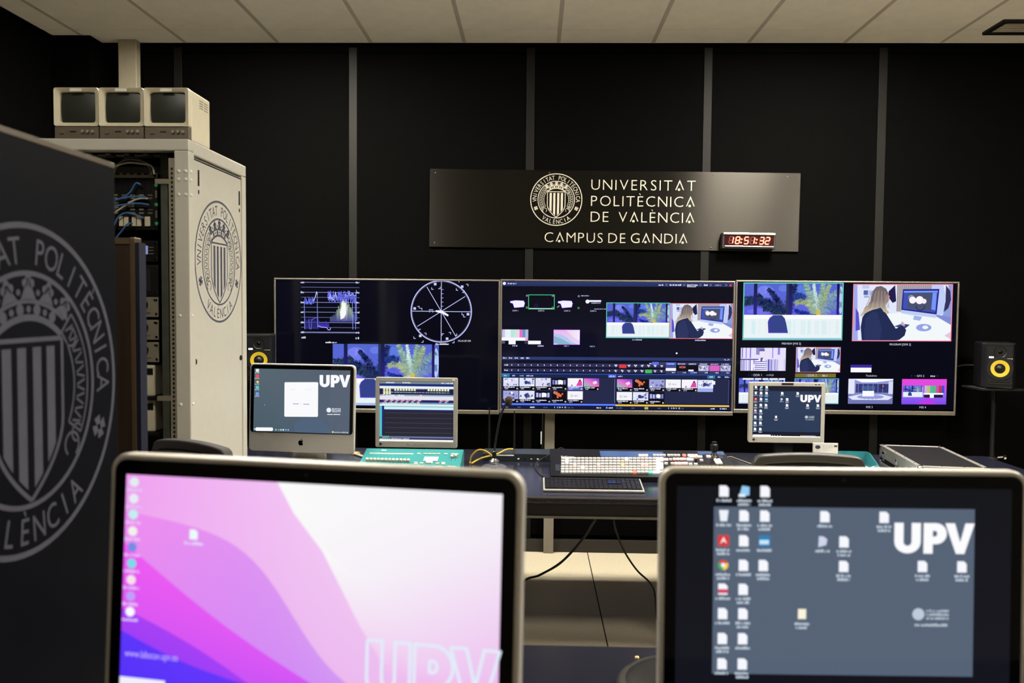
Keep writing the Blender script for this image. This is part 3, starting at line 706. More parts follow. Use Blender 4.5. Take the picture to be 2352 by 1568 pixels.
# vectorscope
vc = (1686, 390); cw = (196, 200, 255)
d.ringd(vc[0], vc[1], 278, 287, cw, 3, 96)
for k in range(120): a = 2 * PI * k / 120; d.line([(vc[0] + 270 * math.cos(a), vc[1] + 270 * math.sin(a)), (vc[0] + 280 * math.cos(a), vc[1] + 280 * math.sin(a))], 3.5, cw, 3)
for (a, b) in (((1686, 105), (1686, 675)), ((1400, 388), (1968, 392)), ((1550, 165), (1825, 620)), ((1908, 252), (1463, 528))): d.line([a, b], 6, cw, 3)
for k in range(5): d.line([(1688, 190 + 38 * k), (1706, 190 + 38 * k)], 4, cw, 3)
d.poly([(1632, 380), (1690, 380), (1755, 420), (1750, 436), (1690, 408), (1640, 396)], (245, 245, 255), 5)
d.rect(1570, 372, 1610, 378, cw, 4); d.rect(1575, 384, 1580, 400, cw, 4); d.rect(1603, 384, 1608, 400, cw, 4)
for (u, v) in ((1628, 140), (1880, 162), (1437, 364), (1936, 414), (1490, 616), (1742, 640)): d.rect(u - 12, v - 11, u + 12, v + 11, (206, 210, 255), 5)
for (u, v, sx, sy) in ((1605, 178, 1, 1), (1665, 172, -1, 1), (1860, 115, 1, -1), (1925, 150, -1, -1), (1835, 185, 1, 1), (1890, 205, -1, 1), (1470, 355, -1, -1), (1495, 372, -1, -1), (1890, 410, 1, 1), (1905, 430, 1, 1), (1487, 565, 1, -1), (1535, 600, -1, -1), (1440, 630, 1, 1), (1508, 665, -1, 1), (1705, 605, 1, -1), (1765, 592, -1, -1), (1822, 600, -1, 1), (1798, 668, -1, 1)):
    d.line([(u - 10 * sx, v - 8 * sy), (u - 10 * sx, v + 10 * sy), (u + 8 * sx, v + 10 * sy)], 5, (206, 210, 255), 4)
d.text('ITU-R BT.709', 1905, 668, 17, (236, 236, 255), 4, width=118)
vid_palm(d, 666, 694, 1665, 1262, None, 2, rich=1.3)
d.build('screen_image', 'screen', t, onface)

# ---- middle wall screen
t, W, H = tv('wall_screen', 'large wall screen showing a video switcher with thumbnail rows and two pictures', 1148.5, 1686, 643, 951)
d = Draw(rect_map(62, 108, 2265, 1352, W - .022, H - .037, 0, .0075, shear=.004))
d.rect(62, 108, 2265, 1352, (8, 8, 20), 0, (14, 16, 44))
bar = (44, 58, 108); sm = (200, 205, 245)
d.rect(62, 112, 2265, 158, bar, 1, (36, 46, 92)); d.disc(82, 132, 15, (240, 240, 255), 3); d.smudge(115, 196, 132, 16, sm, 3)
for a, b in ((1555, 1600), (1660, 1770), (1825, 1926), (1985, 2022), (2090, 2150)): d.smudge(a, b, 140, 16, WHT if a < 2000 else (150, 155, 190), 3)
d.rect(1825, 154, 1910, 160, (230, 230, 255), 3); d.disc(2238, 142, 12, (220, 60, 90), 3)
for u in (1630, 1797, 1953, 2050, 2195): d.ringd(u, 140, 7, 10, (150, 158, 200), 3, 14)
for du in (0, 458):
    d.poly([(140 + du, 305), (190 + du, 297), (268 + du, 300), (279 + du, 322), (270 + du, 358), (180 + du, 366), (166 + du, 325), (142 + du, 318)], (244, 240, 255), 3)
    d.line([(140 + du, 305), (190 + du, 297), (268 + du, 300), (279 + du, 322), (270 + du, 358), (180 + du, 366), (166 + du, 325), (142 + du, 318)], 7, (120, 70, 240), 2, closed=True)
d.line([(590, 362), (612, 345)], 8, (150, 150, 190), 3)
d.frame(313, 238, 566, 382, 7, (66, 190, 130), 4); d.rect(320, 370, 560, 378, (236, 236, 255), 3); d.poly([(365, 364), (368, 335), (385, 322), (402, 325), (412, 345), (414, 364)], (22, 24, 50), 3)
for u, v in ((300, 365), (548, 365), (795, 367)): d.ringd(u, v, 5, 10, (80, 190, 90), 5, 12)
for u, v in ((300, 250), (548, 250), (796, 253)): d.ringd(u, v, 5, 10, (150, 156, 200), 5, 12, PI, 2 * PI); d.rect(u - 10, v, u + 10, v + 8, (120, 126, 170), 5)
d.smudge(818, 895, 248, 10, (200, 205, 240), 3); d.disc(880, 304, 19, (246, 244, 255), 3); d.rect(895, 290, 1010, 308, (240, 238, 255), 3); d.smudge(918, 1006, 318, 10, sm, 3); d.smudge(945, 1056, 375, 8, sm, 3)
for i, u in enumerate((189, 437, 685, 935)): d.text('CAM %d' % (i + 1), u, 402, 15, (225, 225, 250), 3)
vid_palm(d, 1060, 312, 1667, 655, (90, 205, 170), 2); vid_desk(d, 1667, 316, 2266, 658, (250, 120, 140), 2)
d.smudge(1312, 1408, 670, 13, sm, 3); d.smudge(1910, 2018, 672, 13, sm, 3)
for k, c in enumerate(((196, 200, 236), (236, 240, 250), (226, 244, 244), (190, 226, 222), (196, 232, 216), (232, 214, 236), (240, 110, 200), (100, 150, 190), (180, 186, 226))): d.rect(64 + 28 * k, 578, 92 + 28 * k, 660, c, 3)
d.rect(62, 655, 300, 686, (250, 246, 255), 4); d.rect(285, 655, 315, 686, (240, 150, 210), 4); d.rect(128, 684, 195, 722, (250, 248, 255), 4); d.rect(315, 686, 437, 720, (250, 248, 255), 4); d.rect(64, 690, 92, 715, (90, 90, 110), 4); d.rect(282, 690, 308, 715, (60, 60, 90), 4)
d.smudge(165, 212, 735, 14, sm, 3); d.smudge(408, 466, 735, 14, sm, 3); d.text('NDI 1', 683, 742, 14, sm, 3); d.text('NDI 2', 932, 744, 14, sm, 3)
vid_wave(d, 558, 577, 812, 723); d.disc(1738, 799, 9, (235, 235, 255), 3)
d.rect(62, 842, 2265, 872, bar, 1)
for u in (92, 147, 203, 260, 315): d.smudge(u - 15, u + 15, 854, 14, WHT, 3)
d.line([(2190, 860), (2200, 855), (2208, 866)], 4, WHT, 3); d.line([(2222, 866), (2230, 855), (2240, 860)], 4, WHT, 3)
for v in (922, 973):
    d.rect(80, v - 17, 1632, v + 17, (46, 46, 84), 1); d.smudge(90, 126, v, 14, WHT, 3)
    for k in range(16): d.rect(157 + 62.6 * k, v - 6, 164 + 62.6 * k, v + 7, WHT, 3)
    for k in range(8): d.smudge(1147 + 62.6 * k, 1173 + 62.6 * k, v - 4, 14, WHT, 3); d.rect(1155 + 62.6 * k, v + 5, 1166 + 62.6 * k, v + 12, WHT, 3)
d.rect(1192, 911, 1260, 945, (226, 58, 66), 4); d.rect(1441, 960, 1505, 994, (70, 190, 84), 4); d.rect(1505, 884, 1570, 912, (92, 110, 226), 4); d.rect(1575, 884, 1632, 912, (56, 58, 96), 2); d.smudge(1478, 1500, 899, 14, sm, 3)
for k in range(6):
    u = 1636 + 104 * k
    d.rect(u, 888, u + 98, 912, (86, 104, 226) if k == 0 else (58, 60, 100), 2); d.smudge(u + 12, u + 80, 902, 13, sm, 4)
    d.rect(u, 914, u + 98, 970, ((60, 80, 140), (12, 12, 18), (12, 12, 20), (190, 190, 226), (200, 90, 190), (190, 190, 226))[k], 2)
    d.rect(u, 972, u + 98, 998, (58, 60, 100), 2); d.smudge(u + 60, u + 90, 985, 13, sm, 4)
d.rect(1636, 943, 1734, 970, (245, 245, 255), 4); d.rect(1765, 925, 1825, 942, (150, 110, 120), 4); d.rect(1786, 920, 1802, 946, (220, 30, 50), 5); d.rect(1852, 957, 1902, 972, (245, 245, 255), 4); d.rect(1872, 972, 1900, 996, (80, 110, 230), 5)
for k in (0, 2):
    u = 1948 + 104 * k
    for q in range(7): d.disc(u + 12 + 11 * q, 930 + 12 * (q % 3), 8, r.choice([(250, 250, 255), (90, 90, 140), (140, 140, 190)]), 4, 8)
for q in range(8): d.rect(2056 + 12 * q, 916, 2062 + 12 * q, 968, (236, 110, 200), 4)
d.rect(62, 1003, 2262, 1010, (60, 90, 190), 2); d.rect(62, 1012, 2262, 1040, (26, 40, 80), 1); d.rect(66, 1010, 140, 1040, (40, 130, 165), 3); d.rect(1088, 1012, 1164, 1040, (84, 110, 226), 3); d.rect(2034, 1014, 2108, 1042, (40, 130, 165), 3)
for a, b in ((86, 118), (166, 192), (238, 275), (302, 368), (1100, 1150), (1182, 1222), (2055, 2088), (2132, 2160), (2200, 2242)): d.smudge(a, b, 1026, 14, sm, 4)
d.rect(70, 1043, 1152, 1290, (38, 42, 74), 1); d.rect(1164, 1043, 2236, 1292, (38, 42, 74), 1); d.rect(2236, 1050, 2244, 1290, (70, 76, 120), 2); d.rect(1150, 1050, 1156, 1288, (110, 116, 160), 2)
def thumb(u, v, kind, w_=146, h_=82, lab=True):
    if lab: d.rect(u, v + h_, u + w_, v + h_ + 34, (86, 104, 200) if kind == 'p*' else (8, 8, 16), 2); d.smudge(u + 8, u + 108, v + h_ + 9, 12, WHT, 5); d.smudge(u + 15, u + 48, v + h_ + 24, 10, sm, 5); d.disc(u + w_ - 12, v + h_ + 22, 8, (220, 205, 170), 5, 10)
    k = kind[0]; R_ = random.Random(int(u + v))
    bg = {'c': (222, 222, 246), 's': (226, 230, 250), 'w': (244, 244, 250), 'k': (16, 14, 26), 'p': (248, 244, 252), 'm': (150, 96, 200), 'o': (20, 14, 20), 't': (160, 165, 220)}[k]
    d.rect(u, v, u + w_, v + h_, bg, 3)
    if k in 'cst':
        for q in range(12): d.disc(u + R_.uniform(10, w_ - 10), v + R_.uniform(10, h_ - 10), R_.uniform(5, 13), R_.choice([(120, 120, 190), (180, 180, 230), (250, 250, 255), (90, 90, 140)]), 4, 8)
    if k == 's': d.disc(u + 65, v + 44, 18, (50, 60, 120), 5, 10); d.disc(u + 88, v + 48, 14, (70, 80, 150), 5, 10)
    if k == 'k':
        for q in range(5): d.rect(u + 8 + 27 * q, v + 18 + 4 * (q % 2), u + 28 + 27 * q, v + 62, R_.choice([(180, 186, 250), (120, 126, 190), (245, 245, 255)]), 4)
        d.disc(u + 88, v + 38, 20, (250, 250, 255), 5, 12)
    if k == 'p': d.poly([(u + 80, v + 75), (u + 95, v + 45), (u + 110, v + 15), (u + 135, v + 30), (u + 140, v + 75)], (226, 70, 170), 4); d.disc(u + 118, v + 20, 9, (70, 30, 70), 5, 8); d.disc(u + 40, v + 70, 9, (140, 130, 180), 4, 8)
    if k == 'm': d.poly([(u, v), (u + w_, v), (u + w_, v + h_), (u, v + h_)], [(226, 110, 220), (90, 60, 210), (240, 110, 180), (110, 200, 190)], 4); d.poly([(u + 80, v + 40), (u + 115, v + 22), (u + 130, v + 45), (u + 100, v + 60)], (246, 220, 246), 5)
    if k == 'o':
        for (a, b, c_) in ((45, 20, 16), (65, 35, 18), (85, 45, 14), (105, 28, 9), (60, 60, 10)): d.disc(u + a, v + b, c_, (226, 110, 70), 4, 10)
        d.disc(u + 30, v + 15, 14, (190, 130, 120), 4, 8)
    if k == 'w': d.ringd(u + 40, v + 45, 8, 11, (120, 126, 140), 4, 14); d.smudge(u + 66, u + 100, v + 45, 10, (150, 156, 176), 4)
for i, k in enumerate(('c', 's', 'c', 'k', 'p*', 'm')): thumb(80 + 155 * i, 1048, k)
for i, k in enumerate(('t', 's', 'k', 'o', 'w')): thumb(80 + 155 * i, 1174, k)
for i, k in enumerate(('m', 'o', 't', 'w', 'p')): thumb(1172 + 155 * i, 1054, k)
d.rect(1942, 1056, 2090, 1172, (160, 176, 236), 2); thumb(1946, 1056, 's', lab=False); d.rect(2080, 1066, 2110, 1100, (250, 250, 255), 6)
for i, k in enumerate(('w', 's', 'k')): thumb(1172 + 155 * i, 1178, k)
d.rect(70, 1296, 1162, 1314, (92, 124, 255), 2); d.rect(1162, 1300, 2248, 1317, (238, 196, 84), 2)
d.rect(62, 1318, 2262, 1350, (18, 26, 58), 1)
for a, b, c_ in ((85, 130, 0), (220, 250, 0), (340, 384, 1), (470, 508, 0), (700, 725, 0), (740, 760, 0), (980, 1022, 1), (1095, 1136, 1), (1170, 1225, 0), (1315, 1345, 0), (1565, 1600, 0), (1795, 1815, 0), (2070, 2112, 1), (2182, 2225, 1)): d.smudge(a, b, 1334, 13, WHT if c_ else (90, 96, 140), 3)
for u in (575, 1668):
    d.rect(u, 1325, u + 4, 1341, WHT, 3); d.rect(u + 24, 1326, u + 38, 1341, (110, 140, 255), 3); d.poly([(u + 48, 1324), (u + 62, 1333), (u + 48, 1342)], WHT, 3); d.poly([(u + 72, 1325), (u + 82, 1333), (u + 72, 1341)], WHT, 3); d.ringd(u + 104, 1333, 5, 8, WHT, 3, 12)
d.rect(1070, 1325, 1086, 1342, (120, 160, 255), 4); d.rect(2158, 1327, 2174, 1343, (120, 160, 255), 4); d.rect(1440, 1323, 1475, 1346, (190, 180, 110), 4)
d.build('screen_image', 'screen', t, onface)

# ---- right wall screen
t, W, H = tv('wall_screen', 'large wall screen showing preview and program pictures over smaller source pictures', 1687, 2199, 645, 951)
d = Draw(rect_map(95, 98, 1822, 1092, W - .022, H - .037, 0, .0075, shear=.007))
d.rect(95, 98, 1822, 1092, (7, 8, 22), 0, (5, 6, 20))
vid_palm(d, 143, 103, 932, 552, (95, 200, 180), 2, rich=1.4); vid_desk(d, 1008, 114, 1787, 558, (250, 140, 170), 2)
d.text('PREVIEW [M/E 2]', 531, 586, 16, (215, 215, 236), 3, width=150); d.text('PROGRAM [DDR 2]', 1388, 590, 16, (215, 215, 236), 3, width=166)
vid_stripes(d, 133, 612, 490, 792); vid_desk(d, 570, 605, 922, 803, (250, 130, 150), 2)
d.text('DDR 1', 270, 834, 18, (210, 210, 230), 4); d.text('-1:19:23', 366, 832, 14, (210, 210, 230), 4); d.poly([(196, 820), (204, 825), (196, 830)], (60, 62, 80), 3); d.poly([(222, 818), (234, 825), (222, 832)], (60, 62, 80), 3)
d.rect(567, 812, 889, 842, (118, 112, 52), 3); d.text('DDR 2', 704, 836, 18, (220, 216, 200), 5); d.smudge(782, 828, 828, 14, (205, 202, 190), 5); d.poly([(655, 818), (672, 827), (655, 836)], (80, 130, 235), 5)
vid_palm(d, 124, 850, 490, 1050, None, 2, rich=.6); vid_palm(d, 564, 850, 915, 1050, (120, 200, 195), 2, rich=.7)
for a, b in ((152, 240), (250, 300), (310, 355), (365, 430), (440, 488)): d.rect(a, 850, b, 862, (250, 248, 255), 9)
d.rect(1003, 742, 1170, 766, (60, 40, 160), 2); d.rect(1005, 765, 1168, 801, (252, 250, 255), 3); d.text('Tituladora', 1168, 834, 15, (205, 205, 225), 4, width=88)
d.text('GFX 2', 1556, 835, 16, (205, 205, 225), 4); d.smudge(1633, 1673, 828, 13, (190, 190, 210), 4); d.poly([(1482, 820), (1492, 827), (1482, 834)], (56, 58, 76), 3); d.poly([(1510, 820), (1522, 827), (1510, 834)], (56, 58, 76), 3); d.poly([(1684, 820), (1696, 827), (1684, 834)], (56, 58, 76), 3)
vid_studio(d, 990, 852, 1342, 1048); vid_bars(d, 1412, 852, 1763, 1050)
d.text('M/E 3', 1160, 1081, 17, (205, 205, 230), 4); d.text('M/E 4', 1580, 1081, 17, (205, 205, 230), 4)
d.build('screen_image', 'screen', t, onface)

# ================================================================== SIGN AND CLOCK
YS = 5.425
c = at(1409, 482.5, YS); SW, SH = 840 / F * YS, 177 / F * YS
t = thing('wall_sign', 'long dark brushed metal university sign with pale crest and lettering', 'sign', (c.x, YS, c.z), (0, .007, 0))
box(-SW / 2, SW / 2, 0, .008, -SH / 2, SH / 2).build('plate', 'sign_metal', t, bevel=.001)
for (x, z) in ((-.97, .9), (.86, -.93), (.53, -.93), (.93, .9), (-.35, .93), (.53, .95), (-.97, -.9)):
    MB().lathe([(.005, 0), (.005, -.002), (.002, -.003)], 10, (x * SW / 2, 0, z * SH / 2), 'y').build('screw', 'desk_leg', t)
k_ = YS / F / 5.88                            # metres per unit of the 5.88x reading frame
O = Vector((1409 - 1210, 482.5 - 395)) * 5.88
smap = lambda u, v: ((u - O.x) * k_, -(v - .0144 * u + .0144 * O.x - O.y) * k_)
def letters(par, s, u0, u1, vbase, cap, col=(255, 255, 255)):
    k = cap / 0.73; items = []; tot = 0; ns = 0
    for ch in s:
        if ch == ' ': items.append((None, .42 * cap)); tot += .42 * cap; continue
        vs, fs, x0, x1 = glyph('V' if ch == 'A' else ch, .012)
        items.append((ch, (x1 - x0) * k)); tot += (x1 - x0) * k
    tr = ((u1 - u0) - tot) / (len(s) - 1); u = u0
    for ch, wd in items:
        if ch:
            vs, fs, x0, x1 = glyph('V' if ch == 'A' else ch, .012)
            vb = vbase + .0144 * (u - u0); d = Draw(smap)
            if ch == 'A':
                d.mesh2d(vs, fs, col, 2, lambda x, y: (u + (x1 - x) * k, vb - cap + y * k))
                d.disc(u + wd / 2 - .06 * cap, vb - cap * .11, cap * .115, col, 2, 14)
            else: d.mesh2d(vs, fs, col, 2, lambda x, y: (u + (x - x0) * k, vb - y * k))
            d.build('letter', 'sign_letter', par, front)
        u += wd + tr
for txt, u0, u1, vb, cp in (('UNIVERSITAT', 868, 2255, 244, 148), ('POLITÈCNICA', 868, 2250, 459, 148), ('DE', 868, 1105, 670, 148), ('VALÈNCIA', 1240, 2250, 676, 148), ('CAMPUS', 255, 1035, 940, 142), ('DE', 1110, 1338, 952, 142), ('GANDIA', 1410, 2165, 954, 142)):
    letters(t, txt, u0, u1, vb, cp)
d = Draw(lambda u, v: tuple(Vector(smap(403, 373)) + Vector((u, v)) * 349 * k_)); crest(d)
d.build('crest', 'sign_letter', t, front)

YC = 5.36
c = at(1721, 553, YC); m_ = YC / F / 14.7
t = thing('digital_clock', 'black digital wall clock reading 18:51:32 in glowing red digits', 'clock', (c.x, YC, c.z), (0, .012, 0))
W2, H2 = 1770 * m_, 540 * m_
box(-W2 / 2, W2 / 2, .006, YS - YC - .001, -H2 / 2, H2 / 2).build('case', 'clock_case', t, bevel=.006)
box(-W2 / 2 + .004, W2 / 2 - .004, -.004, .01, H2 / 2 - .014, H2 / 2).build('top_trim', 'aluminium_bright', t, bevel=.003)
box(-W2 / 2 + .014, W2 / 2 - .014, -.004, .01, -H2 / 2 + .012, -H2 / 2 + .020).build('bottom_trim', 'aluminium_bright', t, bevel=.003)
box(-W2 / 2 + .012, W2 / 2 - .012, .003, .012, -H2 / 2 + .020, H2 / 2 - .014).build('window', 'clock_face', t)
SEG = {'1': 'bc', '8': 'abcdefg', '5': 'afgcd', '3': 'abgcd', '2': 'abged'}
def digit(d, dd, core, off, ch, u, v, w_, h_):
    sl = .16
    P = lambda x, y: (u + x * w_ - (y - .5) * sl * h_, v + y * h_)
    seg = {'a': ((0.05, 0), (.95, 0)), 'b': ((1, .05), (1, .46)), 'c': ((1, .54), (1, .95)), 'd': ((.05, 1), (.95, 1)), 'e': ((0, .54), (0, .95)), 'f': ((0, .05), (0, .46)), 'g': ((.05, .5), (.95, .5))}
    for k, (a, b) in seg.items():
        if k in SEG[ch]:
            dd.line([P(*a), P(*b)], 44, (255, 90, 60), 2); core.line([P(*a), P(*b)], 24, (255, 230, 200), 3)
        else: off.line([P(*a), P(*b)], 34, (60, 0, 5), 1)
cm = lambda u, v: ((u - 1210) * m_, -(v - .023 * (u - 1210) - 510) * m_)
for ch, u in zip('185132', (545, 760, 1050, 1250, 1560, 1750)):
    on, core, off = Draw(cm), Draw(cm), Draw(cm)
    digit(on, on, core, off, ch, u, 372 + (u - 545) * .024, 128, 222)
    o = on.build('digit', 'digit_on', t, front); core.build('digit_core', 'digit_core', o, front)
    if off.v: off.build('unlit_segments', 'digit_off', o, front)
for u in (945, 1445):
    for v in (455, 565):
        on, core = Draw(cm), Draw(cm); vv = v + (u - 945) * .03; on.disc(u - (v - 455) * .16 + 12, vv, 32, (255, 90, 60), 2, 12); core.disc(u - (v - 455) * .16 + 12, vv, 20, (255, 230, 200), 3, 12)
        o = on.build('colon_dot', 'digit_on', t, front); core.build('dot_core', 'digit_core', o, front)

# ================================================================== SPEAKERS
def speaker_and_stand(px, py_top, py_bot, Y, side, toe):
    b = at(px, py_bot, Y); a = at(px, py_top, Y); h = a.z - b.z; x = b.x; zp = b.z
    s = thing('speaker_stand', 'black speaker stand with flat top plate ' + side, 'stand', (x, Y + .08, 0), group='speaker stands')
    box(-.14, .14, -.12, .12, zp - .012, zp).build('top_plate', 'batten', s, bevel=.003)
    for k in range(3): box(-.14, -.10, -.10 + .06 * k, -.075 + .06 * k, zp, zp + .002).build('grip_pad', 'grey_rubber', s)
    MB().cyl((0, 0, .02), (0, 0, .70), .020).build('lower_tube', 'black_satin', s, smooth=True)
    MB().cyl((0, 0, .70), (0, 0, zp - .012), .014).build('upper_tube', 'black_satin', s, smooth=True)
    MB().lathe([(.022, .66), (.034, .665), (.034, .72), (.022, .73)], 20).build('collar', 'black_plastic', s, smooth=True)
    MB().cyl((0.03, -.01, .73), (.06, -.02, .735), .006).build('clamp_bolt', 'chrome', s)
    MB().lathe([(.006, .0), (.017, .004), (.017, .016), (.006, .02)], 14, (.055, -.02, .735), 'x').build('clamp_knob', 'chrome', s, smooth=True)
    for k in range(3):
        an = math.radians(90 + 120 * k); MB().tube([(0, 0, .42), (.15 * math.cos(an), .15 * math.sin(an), .22), (.27 * math.cos(an), .27 * math.sin(an), .012)], .011, 8).build('leg', 'black_satin', s)
    W, H = .187, h
    t = thing('studio_speaker', 'black studio monitor speaker with bright yellow cone ' + side, 'speaker', (x + .12 * math.sin(toe), Y + .08 - .12 * math.cos(toe), zp + .0025), (0, 0, toe), group='studio speakers')
    prof = [(-W / 2, 0.03), (-W / 2, .24), (W / 2, .24), (W / 2, .03), (W / 2 - .02, 0), (-W / 2 + .02, 0)]
    MB().prism(prof, 'z', .0, H).build('cabinet', 'black_satin', t, bevel=.010, seg=3)
    MB().prism([(-W / 2 + .012, H - .002), (W / 2 - .012, H - .002), (W / 2 - .032, H - .018), (-W / 2 + .032, H - .018)], 'y', -.0015, .006).build('brow', 'batten', t, bevel=.002)
    zc, zt = H * .44, H * .80
    MB().ring(circ(.072, 32, 0, zc), circ(.050, 32, 0, zc), 'y', -.004, .01).build('surround', 'rubber', t, smooth=True)
    MB().lathe([(.0515, -.0045), (.049, -.0046), (.024, .0015), (.018, .002)], 32, (0, 0, zc), 'y', cap0=False).build('cone', 'cone_yellow', t, smooth=True)
    MB().lathe([(.0215, .002), (.019, -.004), (.011, -.009), (.002, -.011)], 24, (0, 0, zc), 'y').build('dust_cap', 'rubber', t, smooth=True)
    MB().ring(circ(.034, 24, 0, zt), circ(.022, 24, 0, zt), 'y', -.003, .01, .006).build('waveguide', 'rubber', t, smooth=True)
    MB().lathe([(.013, .006), (.011, .0), (.006, -.005), (.001, -.006)], 20, (0, 0, zt), 'y').build('tweeter_dome', 'black_gloss', t, smooth=True)
    MB().prism(rr(.026, .010, .003, 3, -.048, H * .685), 'y', -.0025, .002).build('logo_badge', 'led_white', t)
    MB().prism([(.022, H * .665), (.066, H * .665), (.066, H * .648), (.062, H * .648), (.062, H * .657), (.022, H * .657)], 'y', -.0025, .002).build('name_strip', 'post_beige', t)
    MB().ring(rr(.13, .020, .008, 4, 0, H * .135), rr(.115, .010, .005, 4, 0, H * .137), 'y', -.005, .006).build('bass_port', 'black_plastic', t, smooth=True)
    box(-.057, .057, .0005, .006, H * .115, H * .16).build('port_recess', 'joint', t)
speaker_and_stand(2300, 788, 892, 5.07, 'beside the screen with studio pictures', math.radians(-16))
speaker_and_stand(587, 768, 873, 5.07, 'beside the pale rack', math.radians(16))

# ================================================================== PALE EQUIPMENT RACK
RX0, RX1, RY0, RY1, RZ = -2.07, -1.27, 3.0, 3.60, 2.248
t = thing('equipment_rack', 'tall open-fronted pale grey equipment rack with university crest on its side', 'rack', (0, 0, 0))
for x0 in (RX0, RX1 - .055):
    for y0 in (RY0, RY1 - .05): box(x0, x0 + .055, y0, y0 + .05, .03, RZ - .043).build('corner_post', 'rack_paint', t, bevel=.004)
box(RX0, RX1, RY0, RY1, .0, .06).build('base', 'rack_paint', t, bevel=.004)
box(RX0, RX1, RY0, RY0 + .05, RZ - .043, RZ).build('top_front_beam', 'rack_paint', t, bevel=.005)
box(RX0, RX1, RY1 - .05, RY1, RZ - .055, RZ).build('top_back_beam', 'rack_paint', t, bevel=.005)
for x0 in (RX0, RX1 - .05): box(x0, x0 + .05, RY0 + .05, RY1 - .05, RZ - .05, RZ).build('top_side_beam', 'rack_paint', t, bevel=.005)
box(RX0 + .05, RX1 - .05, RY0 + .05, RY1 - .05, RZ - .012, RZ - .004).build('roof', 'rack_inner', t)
for k in range(5):                             # solid pale strips, painted for light through vent slots under the roof
    x = -1.46 - .075 * k
    MB().prism([(x - .065, 3.26), (x - .03, 3.26), (x - .018, 3.235), (x, 3.235), (x - .008, 3.29), (x - .05, 3.30)], 'z', RZ - .02, RZ - .0125).build('pale_slot_light', 'lit_slot', t)
sp = box(RX1 - .018, RX1 - .006, RY0 + .045, RY1 - .03, .07, RZ - .058).build('side_panel', 'rack_paint', t, bevel=.002)
for (y, z0, z1) in ((3.10, 2.09, 2.15), (3.53, 2.07, 2.13)):
    box(RX1 - .007, RX1 - .0045, y - .006, y + .006, z0, z1).build('latch_slot', 'rack_inner', sp)
    box(RX1 - .007, RX1 - .0045, y - .004, y + .004, z0 - .03, z0 - .015).build('latch_hole', 'rack_inner', sp)
box(RX1 - .0065, RX1 - .005, RY0 + .05, RY1 - .035, RZ - .066, RZ - .061).build('top_gap', 'rack_inner', sp)
for (y, z) in ((3.055, 1.425), (3.535, 1.41)):
    MB().lathe([(.011, 0), (.011, .004), (.004, .006)], 14, (RX1 - .006, y, z), 'x').build('side_lock', 'black_plastic', sp)
d = Draw(lambda u, v: (3.303 + u * .246, 1.813 + v * .246)); crest(d)
d.build('crest', 'crest_blue', sp, lambda x, y, e: (RX1 - .006 + e, x, y))
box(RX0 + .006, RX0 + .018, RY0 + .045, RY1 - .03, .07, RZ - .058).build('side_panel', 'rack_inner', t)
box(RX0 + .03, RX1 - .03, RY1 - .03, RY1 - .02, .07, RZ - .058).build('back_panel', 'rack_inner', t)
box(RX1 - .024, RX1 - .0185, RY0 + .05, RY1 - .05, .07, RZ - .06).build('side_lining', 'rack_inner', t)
screw = None
for z in (2.13, 2.10, 2.045, 1.27, 1.6, .95):
    for (x, y, ax) in ((RX1 - .038, RY0, 'y'), (RX1, RY0 + .018, 'x'), (RX1 - .012, RY0, 'y')):
        prof = [(.0065, 0), (.0065, -.002), (.003, -.0045)] if ax == 'y' else [(.0065, 0), (.0065, .002), (.003, .0045)]
        if z > 2.04 or ax == 'x' or x < RX1 - .03: MB().lathe(prof, 10, (x, y, z), ax).build('screw', 'white_metal', t)
# perforated strips: square holes shown as dark insets on a strip
hole = None
def holes(x, y, z0, z1, step, w_, parent):
    global hole
    z = z0
    while z < z1:
        if hole is None: hole = box(-.0035, .0035, -.0008, .002, -.0045, .0045).build('hole', 'rack_inner', parent); hole.location = (x, y, z)
        else:
            c = hole.copy(); C.objects.link(c); c.location = (x, y, z); c.parent = parent
        z += step
ls = box(RX1 - .078, RX1 - .055, RY0 + .006, RY0 + .016, .08, RZ - .07).build('hole_strip', 'unit_beige', t)
holes(RX1 - .066, RY0 + .006, 1.05, 2.15, .0165, .004, ls)
for x in (-1.447, -1.907 - .028): box(x, x + .028, 3.155, 3.175, .08, RZ - .02).build('mounting_rail', 'rail_zinc', t, bevel=.001)
for z in (2.10, 1.285): box(-1.42, RX1 - .055, 3.05, 3.07, z - .009, z + .009).build('side_bracket', 'unit_beige', t)
zz = lambda y_: 1.65 + (692.5 - y_) * 3.15 / F
UX0, UX1 = -1.907, -1.448
def unit(name, label, y0, y1, mat_, depth=.30, ears=True, front_y=3.15):
    u = thing(name, label, 'rack unit', ((UX0 + UX1) / 2, front_y, zz(y1)))
    h = zz(y0) - zz(y1); w_ = UX1 - UX0
    box(-w_ / 2 + .012, w_ / 2 - .012, .004, depth, 0, h).build('chassis', 'unit_black', u)
    box(-w_ / 2 + (0 if ears else .012), w_ / 2 - .008, -.004, .004, .0005, h - .0005).build('faceplate', mat_, u, bevel=.001)
    if ears:
        for z in (.012, h - .012): MB().lathe([(.006, 0), (.005, -.003)], 10, (w_ / 2 - .016, -.004, z), 'y').build('rack_screw', 'chrome', u)
    return u, w_, h
# patch bar with a loom of cables over it
u, w_, h = unit('patch_bay', 'pale strip patch bay near the top of the pale rack', 396, 408, 'unit_beige', .08)
for k in range(10): box(.20 - .028 * k, .215 - .028 * k, -.007, -.003, .012, .018).build('port', 'unit_black', u)
